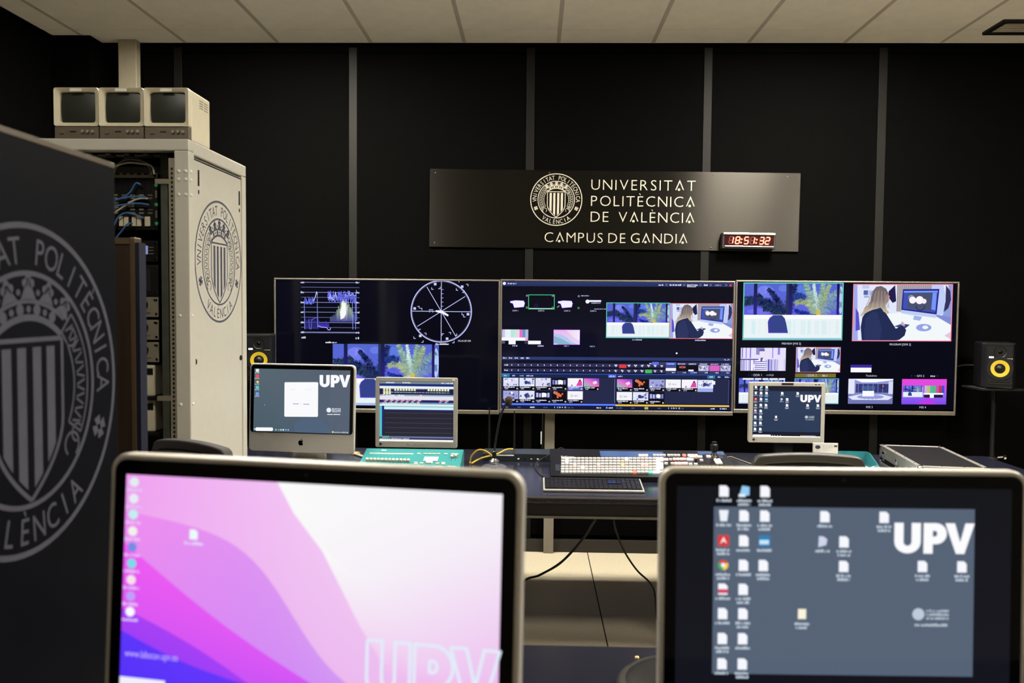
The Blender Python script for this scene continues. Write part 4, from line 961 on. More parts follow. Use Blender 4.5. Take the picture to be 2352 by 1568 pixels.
# router with card slots
u, w_, h = unit('video_router', 'black card-slot router with green status lights under the pale patch bay', 410, 527, 'unit_black', .3)
for k in range(16): box(.19 - .022 * k, .196 - .022 * k, -.006, -.003, h * .72, h * .96).build('card_edge', 'rubber', u)
for zf in (.68, .62, .40, .33):
    for k in range(9): box(.185 - .034 * k, .203 - .034 * k, -.0065, -.003, h * zf - .003, h * zf + .003).build('port_mark', 'unit_beige' if k % 3 else 'cream_dark', u)
for zf in (.88, .50, .13): MB().lathe([(.007, 0), (.005, -.004)], 10, (w_ / 2 - .012, -.004, h * zf), 'y').build('status_light', 'led_green', u)
for zf in (.70, .31): box(w_ / 2 - .015, w_ / 2 - .008, -.006, -.003, h * zf - .014, h * zf + .014).build('fuse_label', 'cream_dark', u)
for k, x in enumerate((.185, .15, .135, .10, .085, .035)): box(x - .011, x + .011, -.012, -.003, h * .07, h * .26).build('connector_block', 'cream', u, bevel=.002)
for x, z in ((.12, .50), (.06, .48)): box(x - .012, x + .012, -.010, -.003, h * z - .012, h * z + .012).build('connector_block', 'unit_beige', u, bevel=.002)
# cables in the rack (points in photo pixels at the rack front)
def pxtube(name, label, pts, Y, r_, m, cat='cable', group=None, parent=None, n=8):
    P = [at(a, b, Y + (c[0] if c else 0)) for (a, b, *c) in pts]
    o = MB().tube(P, r_, n).build(name, m, parent, smooth=True)
    return tag(o, label, cat, group) if label else o
grp = 'blue patch cables in the pale rack'
for i, pts in enumerate(([(258, 462), (285, 452), (300, 440), (312, 421), (325, 424)], [(258, 462), (280, 455), (310, 451), (335, 452)], [(258, 474), (290, 469), (320, 467), (343, 470)], [(262, 518), (272, 498), (288, 489), (305, 491), (330, 500)], [(266, 547), (280, 530), (292, 515), (304, 513)])):
    lab = ['blue patch cable rising steeply to the router cards', 'blue patch cable lying level across the router front', 'blue patch cable running level just above the connector blocks', 'blue patch cable arching over the pale connector blocks', 'blue patch cable hanging down below the connector blocks'][i]
    pxtube('patch_cable', lab, pts, 3.125, .0033, 'blue_cable', group=grp)
pxtube('patch_cable', 'pale patch cable crossing the blue patch cables', [(260, 490), (285, 474), (305, 461), (325, 455), (340, 456)], 3.128, .0035, 'white_cable')
loom = thing('cable_loom', 'arched bundle of pale and black cables at the top of the pale rack', 'cables', tuple(at(305, 395, 3.12)))
off_ = at(305, 395, 3.12)
for k in range(6):
    y = 374 - 2 * k; w2 = 50 - 3 * (k % 3)
    yy = 3.10 + .004 * k; pts = [at(305 - w2, 400, yy), at(305 - w2 + 6, 384, yy), at(290, y, yy), at(318, y + 1, yy), at(305 + w2 - 8, 381, yy), at(305 + w2, 400, yy)]
    MB().tube([p - off_ for p in pts], .0035, 6).build('cable', ('white_cable', 'black_cable', 'unit_beige')[k % 3], loom, smooth=True)
u, w_, h = unit('control_unit', 'black rack unit with a small blue display above a black amplifier', 551, 600, 'unit_black', .25)
box(.175, .183, -.0065, -.003, h * .35, h * .75).build('blue_display', 'lcd_blue', u)
for k in range(3): box(.187, .205, -.0065, -.003, h * (.35 + .15 * k), h * (.40 + .15 * k)).build('legend', 'cream_dark', u)
u, w_, h = unit('amplifier', 'black amplifier with a dark perforated front in the pale rack', 607, 679, 'black_plastic', .3)
for k in range(12): box(-.19 + .033 * k, -.17 + .033 * k, -.006, -.003, h * .15, h * .85).build('grille_bar', 'grille_dark', u)
for i, (y0, y1) in enumerate(((681, 728), (734, 781), (786, 833))):
    lab = ['beige rack unit with dark knob, directly under the black amplifier', 'beige rack unit with dark knob, middle of three alike', 'beige rack unit with dark knob, directly above the white boxes'][i]
    u, w_, h = unit('knob_unit', lab, y0, y1, 'unit_beige', .25); tag(u, group='beige knob units in the pale rack')
    MB().lathe([(.016, -.004), (.016, -.012), (.013, -.016)], 18, (.165, 0, h * .62), 'y').build('knob', 'grille_dark', u, smooth=True)
    box(.155, .19, -.0055, -.003, h * .18, h * .24).build('legend', 'cream_dark', u)
    MB().lathe([(.005, -.004), (.004, -.008)], 10, (.208, 0, h * .86), 'y').build('thumb_screw', 'chrome', u)
for i, (y0, y1) in enumerate(((840, 913), (922, 996))):
    lab = ['white desktop box with black window, under the beige knob units', 'white desktop box with black window, lowest in the pale rack'][i]
    u = thing('white_box', lab, 'rack unit', (-1.53 - .02, 3.15, zz(y1)), group='white boxes in the pale rack'); h = zz(y0) - zz(y1)
    box(-.10, .075, .0, .2, 0, h).build('body', 'cream', u, bevel=.006)
    box(.045, .068, -.003, .001, h * .70, h * .90).build('window', 'unit_black', u)
    box(-.13, .10, -.02, .22, -.012, -.001).build('shelf', 'unit_black', u)

# ---- three small picture monitors on the rack
def crt(x, lab, first=None):
    if first is None:
        t = thing('picture_monitor', lab, 'monitor', (x, 3.005, RZ), group='small cream monitors on the pale rack')
        W, H, D = .166, .186, .20
        box(-W / 2, W / 2, .03, D, .0, H - .002).build('body', 'cream', t, bevel=.004)
        MB().ring(rr(W, H - .046, .008, 3, 0, .046 + (H - .046) / 2), rr(W - .034, H - .074, .010, 3, 0, .047 + (H - .046) / 2), 'y', 0, .03, .013).build('bezel', 'cream', t, bevel=.002)
        # bulged tube face
        n = 10; vs = []; fs = []
        for i in range(n + 1):
            for j in range(n + 1):
                a, b = i / n * 2 - 1, j / n * 2 - 1
                vs.append((a * .067 * (1 - .03 * b * b), .014 + .012 * (a * a + b * b) * .5, .047 + (H - .046) / 2 + b * .057 * (1 - .04 * a * a)))
        for i in range(n):
            for j in range(n): q = i * (n + 1) + j; fs.append((q, q + n + 1, q + n + 2, q + 1))
        MB().add(vs, fs).build('tube_face', 'crt_glass', t, smooth=True)
        cp = box(-W / 2 + .001, W / 2 - .001, .004, .02, .001, .044).build('control_panel', 'cream_dark', t, bevel=.002)
        for k in range(3): MB().lathe([(.0065, .004), (.006, -.004), (.003, -.005)], 12, (.024 + .0185 * k, 0, .026), 'y').build('knob', 'unit_beige', cp)
        MB().prism(rr(.018, .013, .003, 3, -.054, .024), 'y', 0, .006).build('power_button', 'cream_dark', cp, bevel=.001)
        box(-.024, -.002, .003, .005, .024, .028).build('model_strip', 'unit_black', cp)
        box(-.02, .022, -.0012, .002, H - .014, H - .004).build('tally_label', 'label_white', t)
        for r_ in range(2):
            for q in range(4): box(W / 2 - .0005, W / 2 + .0006, .10 + .045 * r_, .135 + .045 * r_, .135 + .009 * q, .138 + .009 * q).build('vent_slot', 'cream_dark', t)
        return t
    c = copy_tree(first); c.location = (x, 3.005, RZ); c['label'] = lab; return c
m0 = crt(-1.355, 'small cream tube monitor at the rack edge, its vented side showing')
crt(-1.523, 'small cream tube monitor between two alike on the rack', m0)
crt(-1.691, 'small cream tube monitor at the row end away from the rack corner', m0)

# ================================================================== DARK RACK (near left) AND WOODEN BOARD
DX, DY1, DZ = -.8125, 1.576, 1.91
t = thing('dark_rack', 'dark equipment cabinet with a large grey university crest on its side', 'rack', (0, 0, 0))
box(DX - .58, DX - .02, .93, DY1 - .02, .05, DZ - .02).build('body', 'rack_inner', t)
box(DX - .60, DX, .91, DY1, 0, .06).build('plinth', 'unit_black', t)
pnl = box(DX - .018, DX, .91, DY1, .06, DZ - .004).build('side_panel', 'dark_panel', t, bevel=.002)
box(DX - .60, DX + .001, .91, DY1, DZ - .004, DZ + .006).build('top_cover', 'tan_edge', t, bevel=.001)  # tan colour puts the light caught by the top edge into the cover
box(DX - .6, DX - .018, DY1 - .019, DY1, .06, DZ - .004).build('rear_door', 'unit_black', t)
d = Draw(lambda u, v: (1.298 + u * .269, 1.506 + v * .269)); crest(d)
d.build('crest', 'crest_grey', pnl, lambda x, y, e: (DX + e, x, y))
Yb = 2.2; a = at(258, 548, Yb); b = at(320, 548, Yb)
t = thing('wooden_board', 'brown wooden board with navy edge standing between the two racks', 'board', (a.x, Yb, 0))
w_ = b.x - a.x
box(-.45, w_ - .026, 0, .035, .0, a.z).build('panel', 'brown_wood', t)
box(w_ - .026, w_ - .011, -.003, .036, 0, a.z + .004).build('edge_band', 'tan_edge', t, bevel=.003)
box(w_ - .011, w_, -.002, .036, 0, a.z - .01).build('navy_edging', 'navy', t)
box(-.45, w_ - .026, -.002, .034, a.z - .014, a.z + .003).build('top_band', 'tan_edge', t)

# ================================================================== CONTROL DESK
DZT = .80
t = thing('control_desk', 'long dark control desk with pale edge lines below the wall screens', 'desk', (0, 0, 0))
box(-1.8, 2.62, 3.615, 4.78, DZT - .03, DZT).build('worktop', 'desk_top', t, bevel=.002)
box(-1.8, 2.62, 3.61, 3.616, DZT - .008, DZT - .001).build('edge_strip', 'desk_edge', t)
box(-1.78, 2.60, 3.62, 3.64, DZT - .088, DZT - .03).build('apron', 'desk_apron', t)
box(-1.78, 2.60, 3.614, 3.642, DZT - .098, DZT - .088).build('edge_strip', 'desk_edge', t)
for x in (-1.72, -.62, 1.0, 2.54):
    box(x - .025, x + .025, 3.68, 3.73, .001, DZT - .03).build('leg', 'desk_leg', t, bevel=.003)
    box(x - .025, x + .025, 4.66, 4.71, .001, DZT - .03).build('leg', 'desk_leg', t, bevel=.003)
    box(x - .02, x + .02, 3.73, 4.66, .66, .70).build('rail', 'desk_leg', t)

# ---- all-in-one computers
APPLE = [(.0, -.5), (.14, -.46), (.26, -.5), (.38, -.36), (.46, -.18), (.34, -.06), (.30, .10), (.36, .25), (.46, .32), (.36, .44), (.2, .47), (.02, .40), (-.12, .46), (-.28, .46), (-.42, .34), (-.50, .12), (-.46, -.14), (-.36, -.36), (-.24, -.5), (-.12, -.46)]
LEAF = [(.02, .50), (.04, .64), (.14, .76), (.24, .80), (.22, .66), (.14, .55)]
def imac(name, label, loc, yaw, tilt, base_drop, group):
    """body centre-bottom at loc; foot reaches down base_drop to the desk"""
    t = thing(name, label, 'computer', loc, (0, 0, yaw), group)
    rot = Matrix.Rotation(-tilt, 4, 'X')
    W, H = .569, .455
    def part(mb, n_, m_, **k):
        mb.v = [tuple(rot @ Vector(p)) for p in mb.v]; return mb.build(n_, m_, t, **k)
    part(MB().prism(rr(W, H, .024, 6, 0, H / 2), 'y', .0, .022), 'housing', 'aluminium', bevel=.004, seg=3)
    part(MB().prism(rr(W - .07, H - .06, .05, 6, 0, H / 2), 'y', .022, .045), 'back_cover', 'black_plastic', bevel=.012, seg=3)
    g = part(MB().prism(rr(W - .016, H - .107, .017, 6, 0, H - .008 - (H - .107) / 2), 'y', -.0015, .002), 'front_glass', 'black_gloss')
    zc = H - .028 - .162
    part(MB().prism([(x * .027 + .0, z * .027 + .05) for x, z in APPLE], 'y', -.0008, .002), 'logo', 'black_gloss')
    part(MB().prism([(x * .027 + .0, z * .027 + .05) for x, z in LEAF], 'y', -.0008, .002), 'logo_leaf', 'black_gloss')
    part(MB().lathe([(.0025, -.0018), (.0015, -.0022)], 10, (0, 0, H - .017), 'y'), 'camera_dot', 'grille_dark')
    # bent aluminium foot: neck from the back, then a flat toe
    prof = [(.03, .10), (.05, .11), (.115, -base_drop + .05), (.118, -base_drop + .012), (.105, -base_drop), (-.075, -base_drop), (-.075, -base_drop + .006), (.09, -base_drop + .012), (.098, -base_drop + .03), (.032, .07)]
    MB().prism([(y, z) for y, z in prof], 'x', -.095, .095).build('foot', 'aluminium_bright', t, bevel=.001)
    return t, rot, W, H, zc
SCRW, SCRH = .518, .324
def screen_place(rot): return lambda x, y, e: tuple(rot @ Vector((x, -.0015 - e, y)))

# desktop icons
def doc(d, u, v, s, col=(246, 248, 255), L=3, halo=(70, 110, 230)):
    d.poly([(u - .42 * s, v - .5 * s), (u + .18 * s, v - .5 * s), (u + .42 * s, v - .26 * s), (u + .42 * s, v + .5 * s), (u - .42 * s, v + .5 * s)], col, L)
def cap(d, u, v, s, lines=1, wdt=1.3, col=(200, 212, 226), L=3):
    for k in range(lines): d.smudge(u - wdt * s * (.5 - .08 * k), u + wdt * s * (.5 - .08 * k), v + s * (.82 + .34 * k), s * .26, col, L, k)
def minilogo(d, u, v, r_, col, L=3):
    d.disc(u, v, r_, col, L, 20)
    for k in range(3): d.smudge(u + r_ * 1.3, u + r_ * 5.0, v - r_ * .62 + r_ * .62 * k, r_ * .45, col, L, k)
    d.smudge(u - r_ * .6, u + r_ * 4.8, v + r_ * 1.75, r_ * .5, col, L, 7)
def chrome_icon(d, u, v, s, L=3):
    for k, c in enumerate(((226, 70, 60), (245, 205, 70), (80, 170, 90))): d.ringd(u, v, .16 * s, .46 * s, c, L, 8, math.radians(-150 + 120 * k), math.radians(-30 + 120 * k))
    d.disc(u, v, .2 * s, (240, 244, 255), L + 1, 12)
def desktop(d, s, bg, u0=1637, v0=1119, u1=2240, v1=1601, taskbar=False):
    """5:4 mirrored desktop, in the pixel frame of the photographed front screen"""
    X = lambda x: u0 + (x - 1637) / 603 * (u1 - u0); Y = lambda y: v0 + (y - 1119) / 482 * (v1 - v0)
    k = (u1 - u0) / 603.0; s = s * k
    d.rect(X(1637), Y(1166), X(2240), Y(1555), bg, 1)
    spots = [(1660, y) for y in (1130, 1187, 1245, 1302, 1358, 1415, 1473, 1532)] + [(1707, y) for y in (1130, 1187, 1245, 1302, 1358, 1415, 1473, 1532)] + [(1755, 1130), (1755, 1187), (1755, 1245), (1753, 1302), (1894, 1187), (2031, 1187), (1890, 1245), (1939, 1245), (1939, 1302), (2121, 1300), (2212, 1300), (1844, 1415)]
    for (x, y) in spots:
        u, v = X(x), Y(y); ln_ = 2 if (x * 7 + y) % 3 else 1
        if (x, y) == (1660, 1245): d.rrect(u - .5 * s, v - .5 * s, u + .5 * s, v + .5 * s, .12 * s, (216, 60, 62), 3); d.poly([(u - .3 * s, v + .3 * s), (u, v - .35 * s), (u + .3 * s, v + .25 * s), (u, v + .05 * s)], (250, 235, 236), 4)
        elif (x, y) == (1660, 1302): chrome_icon(d, u, v, s)
        elif (x, y) == (1660, 1358): doc(d, u, v, s); d.rect(u - .42 * s, v, u + .42 * s, v + .36 * s, (214, 70, 100), 4)
        elif (x, y) == (1660, 1187): d.poly([(u - .42 * s, v - .5 * s), (u + .42 * s, v - .5 * s), (u + .3 * s, v + .5 * s), (u - .3 * s, v + .5 * s)], (238, 242, 250), 3)
        elif (x, y) == (1707, 1130): d.poly([(u - .2 * s, v - .5 * s), (u + .45 * s, v - .4 * s), (u + .45 * s, v + .35 * s), (u - .45 * s, v + .45 * s)], (150, 205, 245), 3); d.rect(u - .5 * s, v + .25 * s, u + .1 * s, v + .5 * s, (235, 240, 250), 4)
        elif (x, y) == (1755, 1245): d.rrect(u - .5 * s, v - .5 * s, u + .5 * s, v + .5 * s, .1 * s, (40, 130, 185), 3); d.rect(u - .45 * s, v - .1 * s, u + .4 * s, v + .3 * s, (200, 230, 250), 4)
        elif (x, y) == (1844, 1415): d.rect(u - .36 * s, v - .5 * s, u + .36 * s, v + .4 * s, (250, 244, 220), 3)
        elif (x, y) == (1890, 1245): d.poly([(u - .35 * s, v - .5 * s), (u + .1 * s, v - .45 * s), (u + .4 * s, v - .2 * s), (u + .3 * s, v + .3 * s), (u - .4 * s, v + .5 * s)], (205, 212, 236), 3)
        else: doc(d, u, v, s)
        cap(d, u, v, s, ln_)
    upv(d, X(2055), Y(1199), X(2240), Y(1270), (252, 252, 255), 4)
    minilogo(d, X(2113), Y(1411), 14 * k, (190, 202, 216), 3)
    if taskbar:
        d.rect(X(1642), Y(1583), X(1800), Y(1601), (245, 245, 255), 3); d.rect(X(1637), Y(1595), X(2240), Y(1603), (250, 250, 255), 2)
        for x in (1815, 1835, 1860, 1885): d.rect(X(x) - 3 * k, Y(1590) - 3 * k, X(x) + 4 * k, Y(1590) + 4 * k, (200, 215, 240), 3)
        d.rect(X(2065), Y(1585), X(2074), Y(1594), (245, 200, 110), 3); d.smudge(X(2080), X(2200), Y(1590), 8 * k, (200, 205, 225), 3)

# back computer on the control desk
c = at(690.5, 1040, 4.15)
t, rot, W, H, zc = imac('all_in_one_computer', 'silver all-in-one computer with a white dialog box, on the control desk', (c.x, 4.15, c.z + .002), math.radians(-7), math.radians(3), c.z + .002 - DZT - .0005, 'silver all-in-one computers')
d = Draw(rect_map(105, 105, 1655, 1105, SCRW, SCRH, 0, zc, shear=.024, lean=.012))
d.poly([(105, 105), (1655, 142), (1643, 1142), (93, 1105)], [(88, 103, 112), (86, 96, 112), (84, 96, 116), (74, 94, 106)], 0)
d.poly([(760, 1120), (780, 960), (900, 905), (1150, 900), (1300, 1000), (1360, 1135)], (82, 100, 124), 1)
upv(d, 1165, 212, 1655, 405, (252, 252, 255), 4)
d.rrect(598, 325, 1142, 873, 18, (250, 250, 252), 3); d.rect(735, 662, 832, 674, (150, 164, 214), 4); d.rect(905, 668, 1002, 680, (150, 164, 214), 4); d.smudge(700, 780, 440, 10, (225, 226, 230), 4); d.smudge(935, 1040, 443, 10, (222, 224, 228), 4)
for (v, c_) in ((138, (225, 235, 240)), (226, (226, 90, 90)), (318, None), (408, (90, 205, 205)), (512, (120, 160, 240))):
    if c_: d.rrect(128, v - 26, 180, v + 24, 10, c_, 3)
    else: chrome_icon(d, 154, v, 56)
    d.smudge(115, 186, v + 36, 18, (190, 200, 210), 3)
minilogo(d, 1315, 765, 38, (236, 240, 250), 3)
d.rrect(128, 1046, 415, 1102, 20, (250, 250, 255), 3); d.rect(104, 1062, 124, 1080, (220, 225, 240), 3)
for u, c_ in ((462, (190, 200, 210)), (507, (90, 190, 205)), (545, (240, 220, 170)), (583, (250, 250, 250)), (624, (110, 200, 235)), (664, (150, 190, 235))): d.disc(u, 1082, 13, c_, 3, 10)
d.disc(1380, 1110, 14, (250, 220, 140), 3, 10); d.smudge(1400, 1590, 1113, 16, (205, 210, 215), 3); d.disc(1610, 1116, 11, (210, 225, 235), 3, 8); d.disc(275, 690, 9, (150, 160, 170), 3, 8)
d.build('screen_image', 'screen', t, screen_place(rot))

# front desk and its two computers
FZ = .91
t = thing('front_desk', 'dark smooth-topped front desk under the two large computers', 'desk', (0, 0, 0))
box(-.76, 1.95, .72, 1.758, FZ - .03, FZ).build('worktop', 'desk_top', t, bevel=.002)
for x in (-.70, .6, 1.89):
    box(x - .025, x + .025, .78, .83, .001, FZ - .03).build('leg', 'desk_leg', t); box(x - .025, x + .025, 1.62, 1.67, .001, FZ - .03).build('leg', 'desk_leg', t)
for (a_, b_) in ((1463, 1510), (1485, 1513)):
    p = atz(a_, b_, FZ); MB().lathe([(.0045, -.001), (.0045, .001), (.003, .003), (.0005, .0036)], 14, tuple(p)).build('glint_dome', 'glint_metal', t, smooth=True)  # made-up metal domes for two bright dots that look like lamp reflections
box(-.70, 1.89, 1.64, 1.655, .45, FZ - .03).build('modesty_panel', 'desk_apron', t)

ca = at(680, 1069, 1.012); zb = ca.z - .455
t, rot, W, H, zc = imac('all_in_one_computer', 'large silver all-in-one computer with a pink and violet wavy desktop, on the front desk', (ca.x, 1.012, zb), math.radians(-9.5), math.radians(4), zb - FZ - .0005, 'silver all-in-one computers')
# frame: pixels of the photographed screen, straightened
d = Draw(rect_map(285, 1080, 1170, 1675, SCRW, SCRH, 0, zc))
def xs(y0, y1, n): return [y0 + (y1 - y0) * k / n for k in range(n + 1)]
def lerp(a, b, t): return tuple(a[i] + (b[i] - a[i]) * t for i in range(3))
def band(top, bot, tl, tr_, bl, br, layer, n=44, u0=285, u1=1170, m=5):
    U = xs(u0, u1, n)
    for i in range(n):
        for j in range(m):
            def P(u, jj): a_, b_ = top(u), bot(u); return (u, a_ + (b_ - a_) * jj / m)
            def Cc(u, jj): s_ = (u - u0) / (u1 - u0); return lerp(lerp(tl, tr_, s_), lerp(bl, br, s_), jj / m)
            d.poly([P(U[i], j), P(U[i + 1], j), P(U[i + 1], j + 1), P(U[i], j + 1)], [Cc(U[i], j), Cc(U[i + 1], j), Cc(U[i + 1], j + 1), Cc(U[i], j + 1)], layer)
sg = lambda x: 1 / (1 + math.exp(-x))
clampy = lambda f: (lambda u: max(1080, min(1675, f(u))))
T0 = lambda u: 1080; BT = lambda u: 1675
w1 = clampy(lambda u: 1170 + 40 * (u - 285) / 300 + 330 * sg((u - 705) / 62))       # lilac band top
w2 = clampy(lambda u: 1247 + .62 * (u - 285) + 22 * math.sin((u - 285) / 170))       # magenta top
w3 = clampy(lambda u: 1408 + .50 * (u - 285) - 14 * math.sin((u - 285) / 120))       # violet top
w4 = clampy(lambda u: 1465 + .32 * (u - 285) + 10 * math.sin((u - 300) / 90))        # blue bottom
band(T0, BT, (240, 160, 240), (246, 238, 248), (232, 176, 240), (234, 178, 236), 0)
d.poly([(660, 1080), (1170, 1080), (1170, 1180), (860, 1300), (770, 1235), (700, 1150)], [(250, 250, 250), (247, 242, 249), (245, 236, 247), (246, 240, 248), (250, 250, 250), (250, 250, 250)], 1)
d.poly([(770, 1235), (860, 1300), (1170, 1180), (1170, 1560), (925, 1500), (860, 1400)], [(250, 250, 250), (246, 240, 248), (245, 236, 247), (236, 180, 238), (240, 190, 238), (244, 222, 244)], 1)
band(w1, BT, (240, 140, 240), (190, 160, 245), (214, 130, 245), (190, 130, 248), 2)
band(w2, BT, (240, 92, 240), (190, 80, 250), (190, 78, 245), (160, 70, 248), 3)
band(w3, BT, (170, 64, 244), (150, 64, 250), (130, 56, 246), (140, 60, 250), 4)
band(w4, BT, (92, 54, 250), (120, 56, 250), (80, 46, 246), (110, 52, 250), 5)
for i, v in enumerate((1098, 1139, 1178, 1219, 1258, 1298, 1338, 1378, 1416)):
    u = 306; c_ = [(225, 236, 240), (230, 236, 245), (190, 240, 240), (240, 240, 236), (120, 140, 230), (120, 220, 230), (245, 225, 235), (190, 160, 250), (250, 250, 255)][i]
    d.disc(u, v, 12, c_, 7, 12); d.smudge(u - 20, u + 20, v + 19, 8, (225, 205, 245), 7)
doc(d, 460, 1217, 24, (235, 250, 250), 7); d.smudge(438, 484, 1238, 8, (225, 225, 250), 7)
d.text('www.labscav.upv.es', 296, 1525, 18, (205, 180, 255), 7, align='l', width=134)
upv(d, 880, 1432, 1172, 1570, (226, 236, 250), 8, outline=7)
d.rect(285, 1575, 400, 1612, (240, 240, 255), 7); d.rect(285, 1640, 1170, 1675, (50, 44, 90), 7)
d.build('screen_image', 'screen', t, screen_place(rot))

ca = at(1948, 1082, 1.26); zb = ca.z - .455
t, rot, W, H, zc = imac('all_in_one_computer', 'large silver all-in-one computer with a slate grey desktop full of icons, on the front desk', (ca.x, 1.26, zb), math.radians(1.0), math.radians(2), zb - FZ - .0005, 'silver all-in-one computers')
d = Draw(rect_map(1551, 1119, 2325, 1603, SCRW, SCRH, 0, zc))
d.rect(1551, 1119, 2325, 1603, (15, 17, 24), 0, (19, 20, 29))
desktop(d, 26, (86, 99, 118))
d.build('screen_image', 'screen', t, screen_place(rot))

# dark domed case on the front desk between the computers
t = thing('domed_case', 'dark domed case with a paler rim on the front desk beside the slate grey screen', 'case', (.295, 1.506, FZ))
MB().lathe([(.138, .001), (.138, .014), (.126, .034), (.09, .051), (.045, .059), (.003, .061)], 40).build('dome', 'case_dome', t, smooth=True)
MB().lathe([(.126, .026), (.134, .026), (.132, .034), (.124, .040), (.116, .040), (.118, .032)], 40).build('rim', 'case_rim', t, smooth=True)

# ---- two 5:4 monitors
def lcd(label, px0, px1, py0, py1, Y, yaw=0):
    a, b = at(px0, py0, Y), at(px1, py1, Y); W = b.x - a.x; H = a.z - b.z; zb = b.z
    t = thing('flat_monitor', label, 'monitor', ((a.x + b.x) / 2, Y, DZT), (0, 0, yaw), 'silver flat monitors'); z0 = zb - DZT
    m = .021; mb_ = .034
    iw, ih = W - 2 * m, H - m - mb_; zc = z0 + mb_ + ih / 2
    n_ = 3
    o = rr(W, H, .008, n_, 0, z0 + H / 2); i_ = rr(iw, ih, .002, n_, 0, zc)
    MB().ring(o, i_, 'y', 0, .022).build('bezel', 'lg_silver', t, bevel=.002)
    MB().prism(rr(W - .004, H - .004, .008, 3, 0, z0 + H / 2), 'y', .014, .04).build('back_shell', 'lg_silver', t, bevel=.006)
    box(-iw / 2, iw / 2, .003, .014, zc - ih / 2, zc + ih / 2).build('panel', 'black_plastic', t)
    box(-.05, .05, .04, .062, .02, z0 + .12).build('stand_neck', 'black_plastic', t, bevel=.004)
    MB().prism(rr(.22, .18, .05, 6, 0, .03), 'z', .0005, .02).build('stand_base', 'black_plastic', t, bevel=.004)
    MB().lathe([(.007, 0), (.007, -.001), (.002, -.0012)], 16, (-W / 2 + .028, 0, z0 + .017), 'y').build('maker_badge', 'grille_dark', t)
    d = Draw(lambda u, v: (-W / 2 + .038 + u * .001, z0 + .021 - v * .001)); d.text('LG', 0, 7, 7, (70, 68, 64), 1, align='l')
    d.build('maker_name', 'print', t, front)
    return t, W, H, iw, ih, zc, z0
t, W, H, iw, ih, zc, z0 = lcd('silver flat monitor with lighting control software, behind the teal console', 862, 1050, 866, 1029, 4.35, math.radians(-1))
for k in range(8): MB().lathe([(.0035, 0), (.003, -.002)], 8, (-.045 + .014 * k, 0, z0 + .017), 'y').build('menu_button', 'aluminium_bright', t)
box(W / 2 - .026, W / 2 - .014, -.0006, .002, z0 + H - .012, z0 + H - .007).build('red_badge', 'button_pink', t)
d = Draw(rect_map(90, 85, 1690, 1390, iw, ih, 0, zc))
d.rect(90, 85, 1690, 1390, (38, 36, 50), 0)
d.rect(95, 90, 1690, 138, (118, 134, 150), 1)
for a, b in ((230, 415), (590, 775), (1425, 1500), (1525, 1680)): d.smudge(a, b, 112, 30, (225, 235, 250), 2)
d.rect(95, 138, 1690, 190, (26, 28, 92), 1, (30, 60, 140)); d.rect(95, 190, 1690, 242, (232, 240, 246), 1); d.rect(95, 242, 1690, 370, (28, 26, 66), 1, (24, 30, 80))
for k in range(24):
    u = 172 + 60 * k
    if k in (3, 12, 13, 14, 15): d.smudge(u, u + 46, 250, 22, (150, 150, 190), 2); d.smudge(u, u + 48, 322, 24, (170, 175, 180), 2); continue
    if k > 23: break
    d.rect(u, 238, u + 44, 290, (228, 232, 190), 2)
    if k < 3: d.rect(u, 300, u + 48, 368, (232, 234, 180), 2); d.rect(u, 280, u + 46, 300, (170, 190, 180), 2)
    else: d.smudge(u, u + 48, 322, 26, (180, 186, 180), 2)
d.rect(95, 370, 1690, 402, (130, 158, 184), 1); d.smudge(220, 420, 392, 26, (230, 240, 245), 2); d.smudge(490, 630, 388, 28, (230, 240, 245), 2); d.rect(155, 375, 200, 405, (248, 190, 190), 2); d.rect(960, 372, 1010, 404, (250, 180, 180), 2)
d.rect(95, 402, 1690, 488, (228, 226, 238), 1); d.rect(95, 488, 1690, 545, (40, 32, 96), 1)
for u in (170, 290, 408, 525, 645, 762, 882, 1365, 1480): d.disc(u + 22, 505, 20, (200, 40, 110), 2, 10); d.smudge(u + 40, u + 108, 500, 26, (226, 226, 236), 2); d.smudge(u + 20, u + 75, 532, 24, (220, 224, 230), 2)
d.rect(95, 545, 1690, 580, (120, 156, 188), 1); d.smudge(150, 960, 566, 26, (220, 236, 240), 2); d.rect(95, 580, 1690, 622, (226, 238, 244), 1); d.rect(95, 622, 145, 1300, (84, 196, 208), 1); d.rect(150, 622, 195, 1300, (26, 40, 120), 1, (36, 34, 56))
d.rect(190, 622, 1690, 645, (140, 200, 205), 1); d.rect(190, 645, 1690, 698, (206, 240, 244), 1); d.rect(195, 698, 1690, 735, (34, 36, 130), 1, (40, 38, 60))
for v in (775, 885, 992, 1098, 1205): d.rect(215, v - 6, 1680, v + 6, (66, 64, 76), 1)
d.rect(145, 1282, 300, 1318, (90, 180, 160), 2); d.rect(300, 1285, 1690, 1318, (110, 118, 150), 1); d.rect(95, 1318, 1690, 1352, (52, 54, 104), 1); d.smudge(105, 735, 1338, 28, (190, 196, 225), 2); d.rect(90, 1355, 1690, 1390, (250, 250, 245), 1)
d.build('screen_image', 'screen_matte', t, onface)
t, W, H, iw, ih, zc, z0 = lcd('silver flat monitor with a dark blue desktop of icons, beside the teal tray', 1722, 1893, 877, 1018, 4.5)
box(-.032, .032, -.001, .002, z0 + H - .015, z0 + H - .003).build('top_badge', 'black_plastic', t)
for x in (.148, .165): box(x, x + .010, -.0008, .002, z0 + H - .013, z0 + H - .008).build('top_mark', 'grille_dark', t)
d = Draw(rect_map(1637, 1119, 2240, 1601, iw, ih, 0, zc)); d.rect(1637, 1119, 2240, 1604, (16, 20, 40), 0)
desktop(d, 26, (38, 55, 86), taskbar=True)
d.build('screen_image', 'screen_matte', t, onface)

